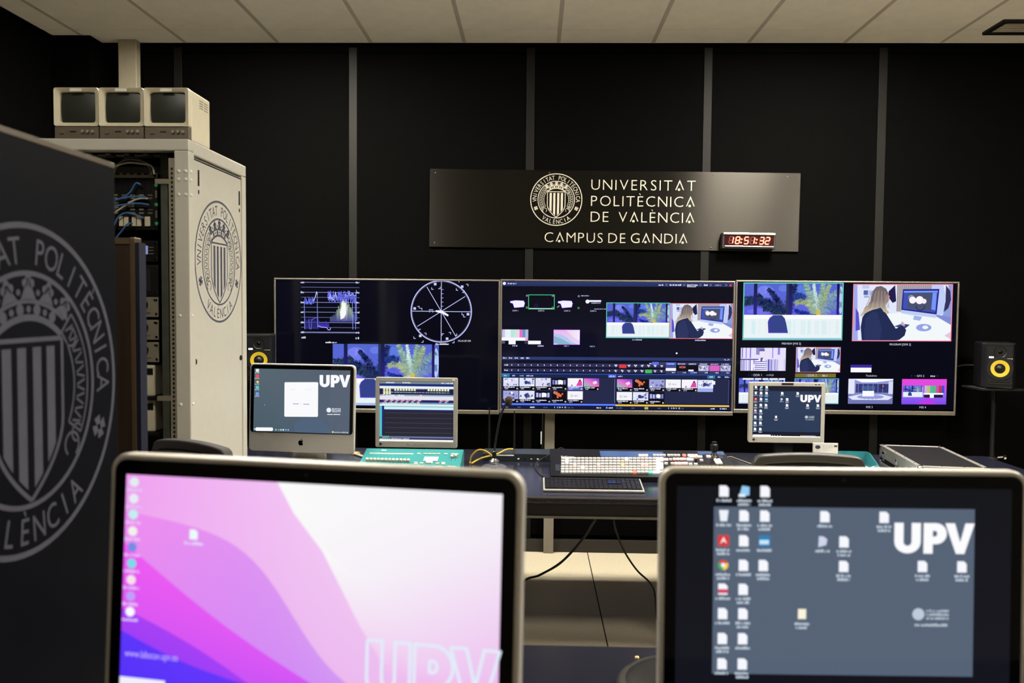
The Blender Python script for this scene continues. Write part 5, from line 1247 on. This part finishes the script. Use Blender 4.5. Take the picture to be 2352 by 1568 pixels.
# ================================================================== LIGHTING CONSOLE
CX0, CX1, CYF, CYB = -.856, -.352, 3.88, 4.20
t = thing('lighting_console', 'teal lighting console with ivory faders, below the lighting software monitor', 'console', ((CX0 + CX1) / 2, CYF, DZT))
Wc, Dc = CX1 - CX0, CYB - CYF; hf, hb = .035, .105
MB().prism([(0, .0005), (Dc, .0005), (Dc, hb - .012), (Dc - .02, hb), (0, hf)], 'x', -Wc / 2, Wc / 2).build('housing', 'teal_paint', t, bevel=.005)
ang = math.atan2(hb - hf, Dc - .02); PL = math.hypot(hb - hf, Dc - .02)
pm = Matrix.Translation((0, 0, hf)) @ Matrix.Rotation(ang, 4, 'X')       # panel frame: x, along slope, up
def onpanel(par, name, m_, mb, mtx=pm, **k):
    mb.v = [tuple(mtx @ Vector(p)) for p in mb.v]; return mb.build(name, m_, par, **k)
def sl(px, py):                                                           # pixel -> panel x, slope distance (assumes console placing)
    dv = CAMROT @ Vector(((px - 1176) / F, -(py - 784) / F, -1)); o = Vector((0, 0, CAMZ))
    inv = (Matrix.Translation(((CX0 + CX1) / 2, CYF, DZT)) @ pm).inverted()
    o2 = inv @ o; d2 = inv.to_3x3() @ dv; tt = -o2.z / d2.z; q = o2 + d2 * tt; return q.x, q.y
rd = lambda u, v: sl(810 + u / 5.004, 1020 + v / 5.0)                      # reading frame of the 5x view
for k in range(12):
    x, y = rd(168 + 43 * k, 190 + 1.0 * k)
    onpanel(t, 'fader_slot', 'teal_dark', box(x - .0015, x + .0015, y - .035, y + .03, -.001, .001))
    onpanel(t, 'fader_cap', 'button_ivory', box(x - .0065, x + .0065, y - .010, y + .010, 0, .014), bevel=.002)
    x2, y2 = rd(150 + 43 * k, 246); onpanel(t, 'flash_button', 'button_ivory', box(x2 - .007, x2 + .007, y2 - .005, y2 + .005, 0, .004))
    x3, y3 = rd(215 + 42 * k, 104 + .6 * k); onpanel(t, 'scribble_tab', 'button_ivory', box(x3 - .0085, x3 + .0085, y3 - .006, y3 + .006, 0, .001))
x, y = rd(900, 172); onpanel(t, 'lcd_frame', 'button_ivory', box(x - .036, x + .036, y - .026, y + .026, 0, .003)); onpanel(t, 'lcd', 'lcd_blue', box(x - .033, x + .033, y - .021, y + .021, .003, .004))
x, y = rd(880, 215); onpanel(t, 'jog_dial', 'label_white', MB().lathe([(.011, 0), (.011, .008), (.007, .012)], 16, (x - .006, y, 0)), smooth=True); onpanel(t, 'jog_dial', 'label_white', MB().lathe([(.009, 0), (.009, .007), (.006, .010)], 16, (x + .008, y, 0)), smooth=True)
for (u, v, wu) in [(762, 110, 40), (1070, 114, 40)] + [(835 + 50 * k, 112, 42) for k in range(4)] + [(725, 212, 40), (725, 228, 40), (792, 220, 38), (975, 222, 38), (1042, 215, 40), (1042, 230, 40), (870, 268, 36)] + [(710 + 42 * k, v_, 36) for k in range(3) for v_ in (256, 272)] + [(940 + 42 * k, v_, 36) for k in range(3) for v_ in (260, 276)] + [(1155, 114, 40), (1198, 115, 36), (1115, 258, 38), (1160, 260, 38)]:
    x, y = rd(u, v); hw = wu / 5.004 / (F / 4.05) / 2; onpanel(t, 'key', 'button_ivory', box(x - hw, x + hw, y - .0055, y + .0055, 0, .003))
for (u, v) in ((1142, 155), (1187, 148)):
    x, y = rd(u, v); onpanel(t, 'fader_slot', 'teal_dark', box(x - .002, x + .002, y - .04, y + .015, -.001, .001)); onpanel(t, 'fader_cap', 'button_ivory', box(x - .0065, x + .0065, y - .010, y + .010, 0, .014), bevel=.002)
x, y = rd(360, 70); onpanel(t, 'badge', 'label_white', box(x - .012, x + .012, y - .004, y + .004, 0, .001))

# ================================================================== VIDEO SWITCHER PANEL
SX0, SX1, SYF, SYB = .092, 1.008, 3.94, 4.325
t = thing('video_switcher', 'wide black video switcher panel with rows of glowing buttons and a joystick', 'video switcher', ((SX0 + SX1) / 2, SYF, DZT))
Ws, Ds = SX1 - SX0, SYB - SYF; hf, hb = .028, .092
MB().prism([(0, .0005), (Ds, .0005), (Ds, hb - .006), (Ds - .01, hb), (0.0, hf)], 'x', -Ws / 2, Ws / 2).build('housing', 'black_satin', t, bevel=.004)
sang = math.atan2(hb - hf, Ds - .01); pm2 = Matrix.Translation((0, 0, hf)) @ Matrix.Rotation(sang, 4, 'X')
INV = (Matrix.Translation(((SX0 + SX1) / 2, SYF, DZT)) @ pm2).inverted()
def sw(px, py):
    dv = CAMROT @ Vector(((px - 1176) / F, -(py - 784) / F, -1))
    o2 = INV @ Vector((0, 0, CAMZ)); d2 = INV.to_3x3() @ dv; q = o2 + d2 * (-o2.z / d2.z); return q.x, q.y
btn = {}
def sbtn(px, py, m_, wpx=8.0, dpx=5.0, hgt=.009):
    x, y = sw(px, py); x2, y2 = sw(px, py - dpx / 2); hw = wpx / (F / 4.1) / 2; hd = max(.004, abs(y2 - y))
    key = (m_, round(hw, 4))
    if key not in btn:
        o = box(-hw, hw, -.0085, .0085, 0, hgt).build('button', m_, t, bevel=.0015); btn[key] = o
    else: o = btn[key].copy(); C.objects.link(o); o.parent = t
    o.location = pm2 @ Vector((x, y, .001)); o.rotation_euler = (sang, 0, 0)
rows = (1055, 1061.3, 1067.6, 1074.2, 1080.0, 1086)
for r_i, y in enumerate(rows):
    for k in range(24):
        px = 1293 + 9.12 * k - (r_i * .15 * (12 - k) / 12)
        m_ = 'button_white'
        if (r_i, k) in ((0, 1), (1, 1), (3, 5), (0, 16), (5, 23)): m_ = 'button_lit'
        if (r_i, k) == (2, 15): m_ = 'button_orange'
        if (r_i, k) == (5, 22): m_ = 'button_green'
        if (r_i, k) == (5, 18): m_ = 'button_red'
        if r_i == 2 and k in (3, 9, 20, 21): m_ = 'button_pink'
        sbtn(px, y, m_, 7.9)
for y in (1055, 1061, 1067, 1074, 1080, 1086):
    sbtn(1511, y, 'button_lit', 7.5); sbtn(1519.5, y, 'button_lit' if y in (1067, 1074, 1055) else 'button_white', 7.5)
for x in (1470, 1477.5, 1485): sbtn(x, 1047.5, 'button_pink', 6.6)
for x in (1503, 1510.5, 1518, 1525.5, 1536, 1543.5, 1551, 1558.5): sbtn(x, 1047.5, 'button_white', 6.6)
sbtn(1571.5, 1047.5, 'button_red', 8.5); sbtn(1583, 1047.5, 'button_lit', 7); sbtn(1591, 1047.5, 'button_white', 7); sbtn(1599, 1047.5, 'button_white', 7)
for x in (1526, 1532): sbtn(x, 1057, 'button_pink', 5.5)
sbtn(1540, 1057, 'button_white', 7)
for x in (1549, 1557, 1565, 1572): sbtn(x, 1056, 'button_pink', 7)
for x in (1581, 1589): sbtn(x, 1056, 'button_lit', 7)
sbtn(1611, 1059, 'button_white', 7.5)
for x in (1530, 1544.5): sbtn(x, 1066.5, 'button_white', 7.5)
for x in (1553, 1561, 1569, 1576): sbtn(x, 1066, 'button_pink', 7)
for x in (1586, 1598): sbtn(x, 1068, 'button_white', 8)
for x in (1627.5, 1641): sbtn(x, 1050, 'button_pink', 10)
x, y = sw(1598, 1062); onpanel(t, 'transition_bar', 'label_white', MB().cyl((x - .03, y, .03), (x + .03, y, .03), .008), pm2, smooth=True); onpanel(t, 'transition_bar_grip', 'button_red', MB().cyl((x - .004, y, .03), (x + .004, y, .03), .0085), pm2); onpanel(t, 'transition_bar_stem', 'black_plastic', box(x - .004, x + .004, y - .003, y + .003, 0, .03), pm2)
for px in (1645, 1653):
    x, y = sw(px, 1062); onpanel(t, 'fader_lever', 'label_white', box(x - .0075, x + .0075, y - .035, y + .03, .001, .012), pm2, bevel=.003)
for k in range(6): x, y = sw(1612 + 9 * k, 1071.5); onpanel(t, 'indicator', 'button_orange', box(x - .004, x + .004, y - .002, y + .002, 0, .002), pm2)
xa, ya = sw(1380, 1050); xb, yb = sw(1522, 1037.5); onpanel(t, 'display_strip', 'switch_display', box(xa, xb, ya + .01, yb, 0, .0012), pm2)
xa, ya = sw(1605, 1044); xb, yb = sw(1660, 1037.5); onpanel(t, 'display_strip', 'switch_display', box(xa, xb, ya, yb, 0, .0012), pm2)
xa, ya = sw(1276, 1078); xb, yb = sw(1287, 1067); onpanel(t, 'side_display', 'receiver', box(xa, xb, ya - .02, yb, 0, .0012), pm2)
x, y = sw(1640, 1049)
onpanel(t, 'joystick_plate', 'receiver', box(x - .045, x + .045, y - .03, y + .04, 0, .002), pm2)
j = MB().lathe([(.026, .002), (.016, .012), (.011, .025), (.019, .034), (.021, .054), (.019, .064), (.013, .068), (.013, .078), (.004, .081)], 20)
j.v = [tuple((pm2 @ Vector((x, y, 0))) + Vector(p)) for p in j.v]; j.build('joystick', 'black_plastic', t, smooth=True)
dd = Draw(lambda u, v: (u, v)); xa, ya = sw(1288, 1050); xb, yb = sw(1320, 1050)
vs, fs, g0, g1 = glyph('TriCaster'); kk = (xb - xa) / (g1 - g0); dd.mesh2d(vs, fs, (200, 200, 205), 1, lambda a_, b_: (xa + (a_ - g0) * kk, ya + b_ * kk * 1.6))
dd.build('name_print', 'print', t, lambda a_, b_, e: tuple(pm2 @ Vector((a_, b_, e))))

# ================================================================== KEYBOARD
t = thing('keyboard', 'black keyboard in a silver frame in front of the video switcher', 'keyboard', ((.054 + .512) / 2, 3.705, DZT))
Wk, Dk = .462, .165; ka = math.atan2(.022, Dk); km = Matrix.Translation((0, 0, .012)) @ Matrix.Rotation(ka, 4, 'X')
MB().prism([(0, .0005), (Dk, .0005), (Dk, .033), (0, .011)], 'x', -Wk / 2, Wk / 2).build('frame', 'kb_silver', t, bevel=.004)
onpanel(t, 'key_bed', 'black_satin', box(-Wk / 2 + .008, Wk / 2 - .008, .010, Dk - .006, -.001, .001), km)
kp = None
for r_ in range(6):
    for k in range(21):
        x = -Wk / 2 + .020 + .0205 * k + (.003 if k > 13 else 0) + (.003 if k > 16 else 0)
        if r_ == 0 and 4 <= k <= 8: continue
        if r_ in (1, 2) and 14 <= k <= 16 and not (r_ == 1 and k == 15): 
            if r_ == 2: continue
        y = .022 + .0225 * r_ + (.004 if r_ == 5 else 0)
        m_ = 'key_blue' if (k in (14, 15) and r_ in (3, 4)) or (k == 17 and r_ == 4) else 'key_black'
        if kp is None or m_ == 'key_blue':
            o = box(-.0088, .0088, -.0092, .0092, 0, .004).build('key', m_, t, bevel=.001)
            if m_ == 'key_black': kp = o
        else: o = kp.copy(); C.objects.link(o); o.parent = t
        o.location = km @ Vector((x, y, .001)); o.rotation_euler = (ka, 0, 0)
o = box(-.050, .050, -.0092, .0092, 0, .004).build('space_bar', 'key_black', t, bevel=.001); o.location = km @ Vector((-Wk / 2 + .020 + .0205 * 6, .022, .001)); o.rotation_euler = (ka, 0, 0)

# ================================================================== SMALL THINGS ON THE CONTROL DESK
b = atz(1135, 1074, DZT)
t = thing('gooseneck_microphone', 'black gooseneck microphone with brown foam tip on a round metal base', 'microphone', (b.x, b.y, DZT))
MB().lathe([(.068, .0005), (.068, .006), (.055, .014), (.026, .020), (.024, .026)], 36).build('base', 'clear_base', t, smooth=True)
MB().lathe([(.024, .026), (.027, .030), (.027, .036), (.020, .042), (.012, .050)], 24).build('base_collar', 'chrome', t, smooth=True)
MB().lathe([(.011, .046), (.011, .085), (.006, .090)], 16).build('socket', 'black_plastic', t, smooth=True)
tip = at(1168, 920, b.y - .1) - Vector((b.x, b.y, DZT)); a1 = at(1139, 1010, b.y) - Vector((b.x, b.y, DZT)); a2 = at(1150, 955, b.y - .04) - Vector((b.x, b.y, DZT))
MB().tube([(0, 0, .08), tuple(a1), tuple(a2), tuple(tip - Vector((.012, 0, .012)))], .0055, 10).build('gooseneck', 'black_cable', t, smooth=True)
MB().lathe([(.004, -.026), (.015, -.022), (.020, -.008), (.020, .006), (.014, .018), (.003, .023)], 18, tuple(tip)).build('foam_tip', 'foam_brown', t, smooth=True)
box(-.012, -.004, -.066, -.058, .010, .014).build('switch', 'black_plastic', t); box(.002, .010, -.066, -.058, .010, .014).build('switch', 'black_plastic', t)

b0 = atz(1108, 1060, DZT); b1 = atz(1268, 1060, DZT); Yr = b0.y
t = thing('wireless_receiver', 'flat dark wireless receiver with three tall black aerials on the desk back', 'receiver', ((b0.x + b1.x) / 2, Yr + .02, DZT)); wr = b1.x - b0.x
box(-wr / 2, wr / 2, 0, .16, .0005, .042).build('chassis', 'receiver', t, bevel=.002)
box(-wr / 2 + .06, -wr / 2 + .17, -.0015, .001, .030, .036).build('label_strip', 'label_white', t)
for k in range(6): box(-wr / 2 + .19 + .035 * k, -wr / 2 + .20 + .035 * k, -.002, .001, .012, .018).build('front_socket', ('label_white', 'unit_black', 'button_ivory')[k % 3], t)
for i, (px, pt) in enumerate(((1123, 938), (1181, 945), (1246, 952))):
    lx = at(px, 1000, Yr + .15).x - (b0.x + b1.x) / 2; zt = at(px, pt, Yr + .15).z - DZT
    an = MB().cyl((lx, .165, .03), (lx, .165, zt * .62), .0065, .006, 10).cyl((lx, .165, zt * .62), (lx, .165, zt), .006, .003, 10).build('aerial', 'rubber', t, smooth=True)
    MB().cyl((lx, .150, .03), (lx, .180, .03), .009, n=10).build('aerial_joint', 'black_plastic', t)
    if i == 2: box(lx - .010, lx - .004, .155, .160, .07, .14).build('aerial_label', 'label_white', t)
pts = [(1080, 1061), (1083, 1047), (1099, 1033), (1118, 1037), (1136, 1053, -.02)]
tag(MB().tube([atz(1080, 1063, DZT + .006)] + [at(a_, b_, 4.36) for (a_, b_, *c_) in pts] , .0048, 8).build('yellow_cable', 'yellow_cable', smooth=True), 'yellow network cable looping up behind the microphone base', 'cable', 'yellow network cables')
tag(MB().tube([atz(1083, 1064, DZT + .006), at(1105, 1052, 4.37), at(1140, 1043, 4.40), at(1163, 1032, 4.43), at(1178, 1031, 4.46)], .0048, 8).build('yellow_cable', 'yellow_cable', smooth=True), 'yellow network cable rising toward the wireless receiver', 'cable', 'yellow network cables')
tag(MB().tube([at(1184, 1036, 4.68), at(1205, 1035, 4.68), at(1235, 1036, 4.68), at(1262, 1038, 4.68)], .012, 8).build('thick_cable', 'black_cable', smooth=True), 'thick black cable lying behind the wireless receiver', 'cable')
tag(MB().tube([atz(1258, 1098, DZT + .004), atz(1240, 1088, DZT + .004), at(1230, 1070, 4.25), at(1237, 1058, 4.3), at(1262, 1044, 4.34)], .0025, 6).build('keyboard_cable', 'grille_dark', smooth=True), 'thin dark cable from the keyboard round the switcher corner', 'cable')
tag(MB().tube([at(1276, 1035, 4.35), at(1288, 1028, 4.36), at(1300, 1034, 4.36)], .002, 6).build('thin_cable', 'grille_dark', smooth=True), 'short dark cable arching at the switcher back corner', 'cable')
tag(MB().tube([atz(1668, 1050, DZT + .004), atz(1680, 1049, DZT + .004), atz(1700, 1056, DZT + .004), atz(1728, 1066, DZT + .004)], .003, 6).build('thin_cable', 'unit_beige', smooth=True), 'thin pale cable leading from the switcher toward the desktop icon monitor', 'cable')
for i in range(4):                             # tangle by the back computer
    r = random.Random(40 + i); P = [Vector((-.90 + r.uniform(-.06, .05), 4.05 + r.uniform(-.10, .15), DZT + .004 + .004 * i)) for k in range(6)]
    tag(MB().tube(P, .003, 6).build('loose_cable', 'black_cable', smooth=True), 'loose black cable tangled between the computer and the teal console', 'cable', 'loose cables beside the teal console')
p = atz(834, 1027, DZT + .006); 
t = thing('cork_coaster', 'round tan wooden coaster on the desk left of the teal console', 'coaster', (p.x - .01, p.y - .18, DZT)); MB().lathe([(.030, .0005), (.032, .004), (.030, .008)], 24).build('disc', 'tan_wood', t, smooth=True); MB().ring(circ(.031, 24), circ(.027, 24), 'z', .0078, .0095).build('rim', 'tan_edge', t)
p = atz(824, 1045, DZT + .006); m_ = Matrix.Translation((p.x, p.y, DZT + .007)) @ Matrix.Rotation(math.radians(-52), 4, 'Z')
t = thing('wooden_pencil', 'short tan wooden pencil lying beside the teal console', 'pencil', (p.x, p.y, DZT + .007), (0, 0, math.radians(-52)))
MB().cyl((-.05, 0, 0), (.045, 0, 0), .0065, n=6).build('shaft', 'button_ivory', t); MB().cyl((.045, 0, 0), (.062, 0, 0), .0065, .001, n=6).build('tip', 'tan_wood', t)

# teal tray with card and papers
a = atz(1862, 1052, DZT); Yt = 4.36
p0, p1 = at(1850, 1040, Yt), at(1968, 1040, Yt); xt = (p0.x + p1.x) / 2 + .075; wt = .26
t = thing('letter_tray', 'see-through teal plastic letter tray beside the monitor and flight case', 'tray', (xt, Yt - .16, DZT), (0, 0, math.radians(-4)))
box(-wt / 2, wt / 2, 0, .26, .0005, .004).build('bottom', 'teal_clear', t)
MB().prism([(0, .004), (.26, .004), (.26, .075), (.20, .075), (.05, .03), (0, .03)], 'x', -wt / 2, -wt / 2 + .004).build('side', 'teal_clear', t)
MB().prism([(0, .004), (.26, .004), (.26, .075), (.20, .075), (.05, .03), (0, .03)], 'x', wt / 2 - .004, wt / 2).build('side', 'teal_clear', t)
box(-wt / 2, wt / 2, .256, .26, .004, .075).build('back', 'teal_clear', t)
ca = at(1868, 1036, 4.40); cb = at(1925, 1018, 4.40)
t2 = thing('white_card', 'white printed card standing up in the teal tray', 'card', ((ca.x + cb.x) / 2, 4.40, DZT + .0045)); hc = cb.z - DZT - .0045; wc = cb.x - ca.x
box(-wc / 2, wc / 2, 0, .012, 0, hc).build('card', 'paper', t2)
d = Draw(lambda u, v: ((u - .5) * wc, hc - v * .05)); d.disc(.18, .42, .11, (40, 42, 50), 1, 14, .2); d.rect(.84, .2, .97, .4, (50, 52, 60), 1)
for k in range(4): d.smudge(.38, .78, .28 + .16 * k, .05, (150, 150, 150), 1)
d.build('printing', 'print', t2, front)
t3 = thing('paper_stack', 'crumpled white papers lying in the teal tray', 'papers', (xt + .005, Yt - .14, DZT + .005))
n = 8; vs = []; fs = []
for i in range(n + 1):
    for j_ in range(n + 1): vs.append((-.10 + .2 * i / n, .02 + .16 * j_ / n, .006 + .03 * max(0, math.sin(i * .9) * math.cos(j_ * .5)) ))
for i in range(n):
    for j_ in range(n): q = i * (n + 1) + j_; fs.append((q, q + n + 1, q + n + 2, q + 1))
MB().add(vs, fs).build('crumpled_sheet', 'paper', t3); box(-.11, .11, .01, .19, 0, .005).build('flat_sheets', 'paper', t3)

# flight case
t = thing('flight_case', 'aluminium-edged flight case with dark lid lying on the desk', 'flight case', (2.03, 4.20, DZT), (0, 0, math.radians(-7)))
wf, lf, hc = .32, .62, .10
box(-wf / 2 + .004, wf / 2 - .004, -lf / 2 + .004, lf / 2 - .004, .001, hc - .003).build('shell', 'case_black', t)
box(-wf / 2 + .022, wf / 2 - .022, -lf / 2 + .022, lf / 2 - .022, hc - .003, hc).build('lid_panel', 'case_black', t)
for (x0, x1, y0, y1) in ((-wf / 2, wf / 2, -lf / 2, -lf / 2 + .022), (-wf / 2, wf / 2, lf / 2 - .022, lf / 2), (-wf / 2, -wf / 2 + .022, -lf / 2 + .022, lf / 2 - .022), (wf / 2 - .022, wf / 2, -lf / 2 + .022, lf / 2 - .022)):
    box(x0, x1, y0, y1, hc - .006, hc + .002).build('lid_edge', 'case_alu', t, bevel=.001)
    box(x0 if x0 > -.1 else x0, x1, y0, y1, .0005, .012).build('base_edge', 'case_alu', t)
for s_ in (-1, 1):
    xx = s_ * wf / 2
    box(min(xx, xx - s_ * .004), max(xx, xx - s_ * .004), -lf / 2, lf / 2, .046, hc - .006).build('side_band', 'case_alu', t); box(min(xx + s_ * .001, xx - s_ * .004), max(xx + s_ * .001, xx - s_ * .004), -lf / 2, lf / 2, .040, .043).build('lid_seam', 'case_alu', t)
    yy = s_ * lf / 2
    box(-wf / 2, wf / 2, min(yy, yy - s_ * .004), max(yy, yy - s_ * .004), .046, hc - .006).build('side_band', 'case_alu', t)
    for s2 in (-1, 1):
        MB().lathe([(.018, -.004), (.018, .004), (.010, .010), (.002, .012)], 12, (xx - s_ * .014, s2 * (lf / 2 - .014), hc - .006)).build('ball_corner', 'chrome', t, smooth=True)
        MB().lathe([(.016, 0), (.016, .016), (.010, .020)], 12, (xx - s_ * .013, s2 * (lf / 2 - .013), .0006)).build('ball_corner', 'chrome', t, smooth=True)
for y in (.22, .0, -.2):
    box(-wf / 2 - .007, -wf / 2, y - .016, y + .016, .028, .078).build('latch', 'chrome', t, bevel=.002); box(-wf / 2 - .012, -wf / 2 - .006, y - .008, y + .008, .045, .062).build('latch_key', 'chrome', t, bevel=.002)
for k in range(4):
    for s_ in (-1, 1): MB().lathe([(.004, 0), (.003, .002)], 8, (s_ * (wf / 2 - .011), -.22 + .147 * k, hc + .002)).build('rivet', 'chrome', t)
for k in range(2):
    for s_ in (-1, 1): MB().lathe([(.004, 0), (.003, .002)], 8, (-.05 + .1 * k, s_ * (lf / 2 - .011), hc + .002)).build('rivet', 'chrome', t)

# ================================================================== CHAIRS
def chair(label, px0, px1, py_top, Y, frame_m, pad_m, hollow, yaw=0.0):
    a, b = at(px0, py_top + 20, Y), at(px1, py_top + 20, Y); W = (b.x - a.x) / math.cos(yaw); zt = at((px0 + px1) / 2, py_top, Y).z
    t = thing('office_chair', label, 'chair', ((a.x + b.x) / 2, Y, 0), (0, 0, yaw)); Hb = .52; z0 = zt - Hb
    def outline(w_, z_lo, z_hi, crown, r_, n=28):
        pts = []
        for k in range(n + 1): x = w_ / 2 - w_ * k / n; pts.append((x, z_hi - crown * (2 * x / w_) ** 2 - (r_ * (1 - math.sqrt(max(0, 1 - max(0, (abs(2 * x / w_) - .82) / .18) ** 2))))))
        for k in range(n + 1): x = -w_ / 2 * .9 + w_ * .9 * k / n; pts.append((x, z_lo))
        return pts
    oo = outline(W, z0, zt, .012, .040); ii = outline(W - .05, z0 + .04, zt - .034, .010, .030)
    def curve(mb, k=.18):
        mb.v = [(x, y - k * (x * x) + (.0), z) for (x, y, z) in mb.v]; return mb
    curve(MB().ring(oo, ii, 'y', -.018, .022)).build('back_frame', frame_m, t, bevel=.006, smooth=True)
    curve(MB().prism(ii, 'y', .0 if hollow else -.024, .014)).build('back_pad', pad_m, t)
    box(-.03, .03, .0, .03, .46, z0 + .06).build('back_spine', 'black_plastic', t, bevel=.005)
    box(-.03, .03, .0, .25, .425, .46).build('seat_bracket', 'black_plastic', t)
    MB().prism(rr(.46, .44, .08, 5, 0, .25), 'z', .46, .52).build('seat', pad_m, t, bevel=.015, seg=3)
    MB().cyl((0, .25, .10), (0, .25, .43), .022).build('gas_post', 'black_satin', t)
    for k in range(5):
        an = 2 * PI * k / 5 + .3; e = Vector((.25 * math.cos(an), .25 + .25 * math.sin(an), .075))
        MB().cyl((0, .25, .10), tuple(e), .020, .013, 8).build('leg', 'black_plastic', t); MB().cyl(tuple(e + Vector((-.012 * math.sin(an), .012 * math.cos(an), -.045))), tuple(e + Vector((.012 * math.sin(an), -.012 * math.cos(an), -.045))), .029, n=14).build('castor', 'black_plastic', t)
    return t
chair('dark office chair with a padded rounded back, before the pale rack', 330, 556, 1012, 2.66, 'chair_fabric', 'chair_fabric', False, math.radians(-30))
chair('dark office chair with a framed recessed back, before the flight case', 1725, 1986, 1040, 3.12, 'chair_frame', 'black_plastic', True)

# ================================================================== CABLES UNDER THE DESK
P = [at(1372, 1185, 3.9), at(1340, 1235, 4.1), at(1290, 1290, 4.3), at(1240, 1320, 4.3), at(1200, 1338, 4.25), atz(1150, 1420, .008), atz(1080, 1440, .008)]
tag(MB().tube(P, .0065, 8).build('floor_cable', 'black_cable', smooth=True), 'black cable drooping from under the desk to the floor tiles', 'cable')
P = [at(1408, 1180, 4.0), at(1414, 1215, 4.0), at(1432, 1262, 4.05), at(1462, 1308, 4.1), at(1490, 1335, 4.15), at(1504, 1362, 4.2), atz(1508, 1420, .007)]
tag(MB().tube(P, .005, 8).build('floor_cable', 'grille_dark', smooth=True), 'thin brownish cable hanging straight down from under the desk', 'cable')
tag(MB().tube([at(2196, 842, 5.41), at(2215, 838, 5.42), at(2240, 838, 5.42), at(2268, 835, 5.33)], .004, 6).build('speaker_cable', 'grey_rubber', smooth=True), 'thin dark cable on the wall from a wall screen to the free-standing speaker', 'cable')
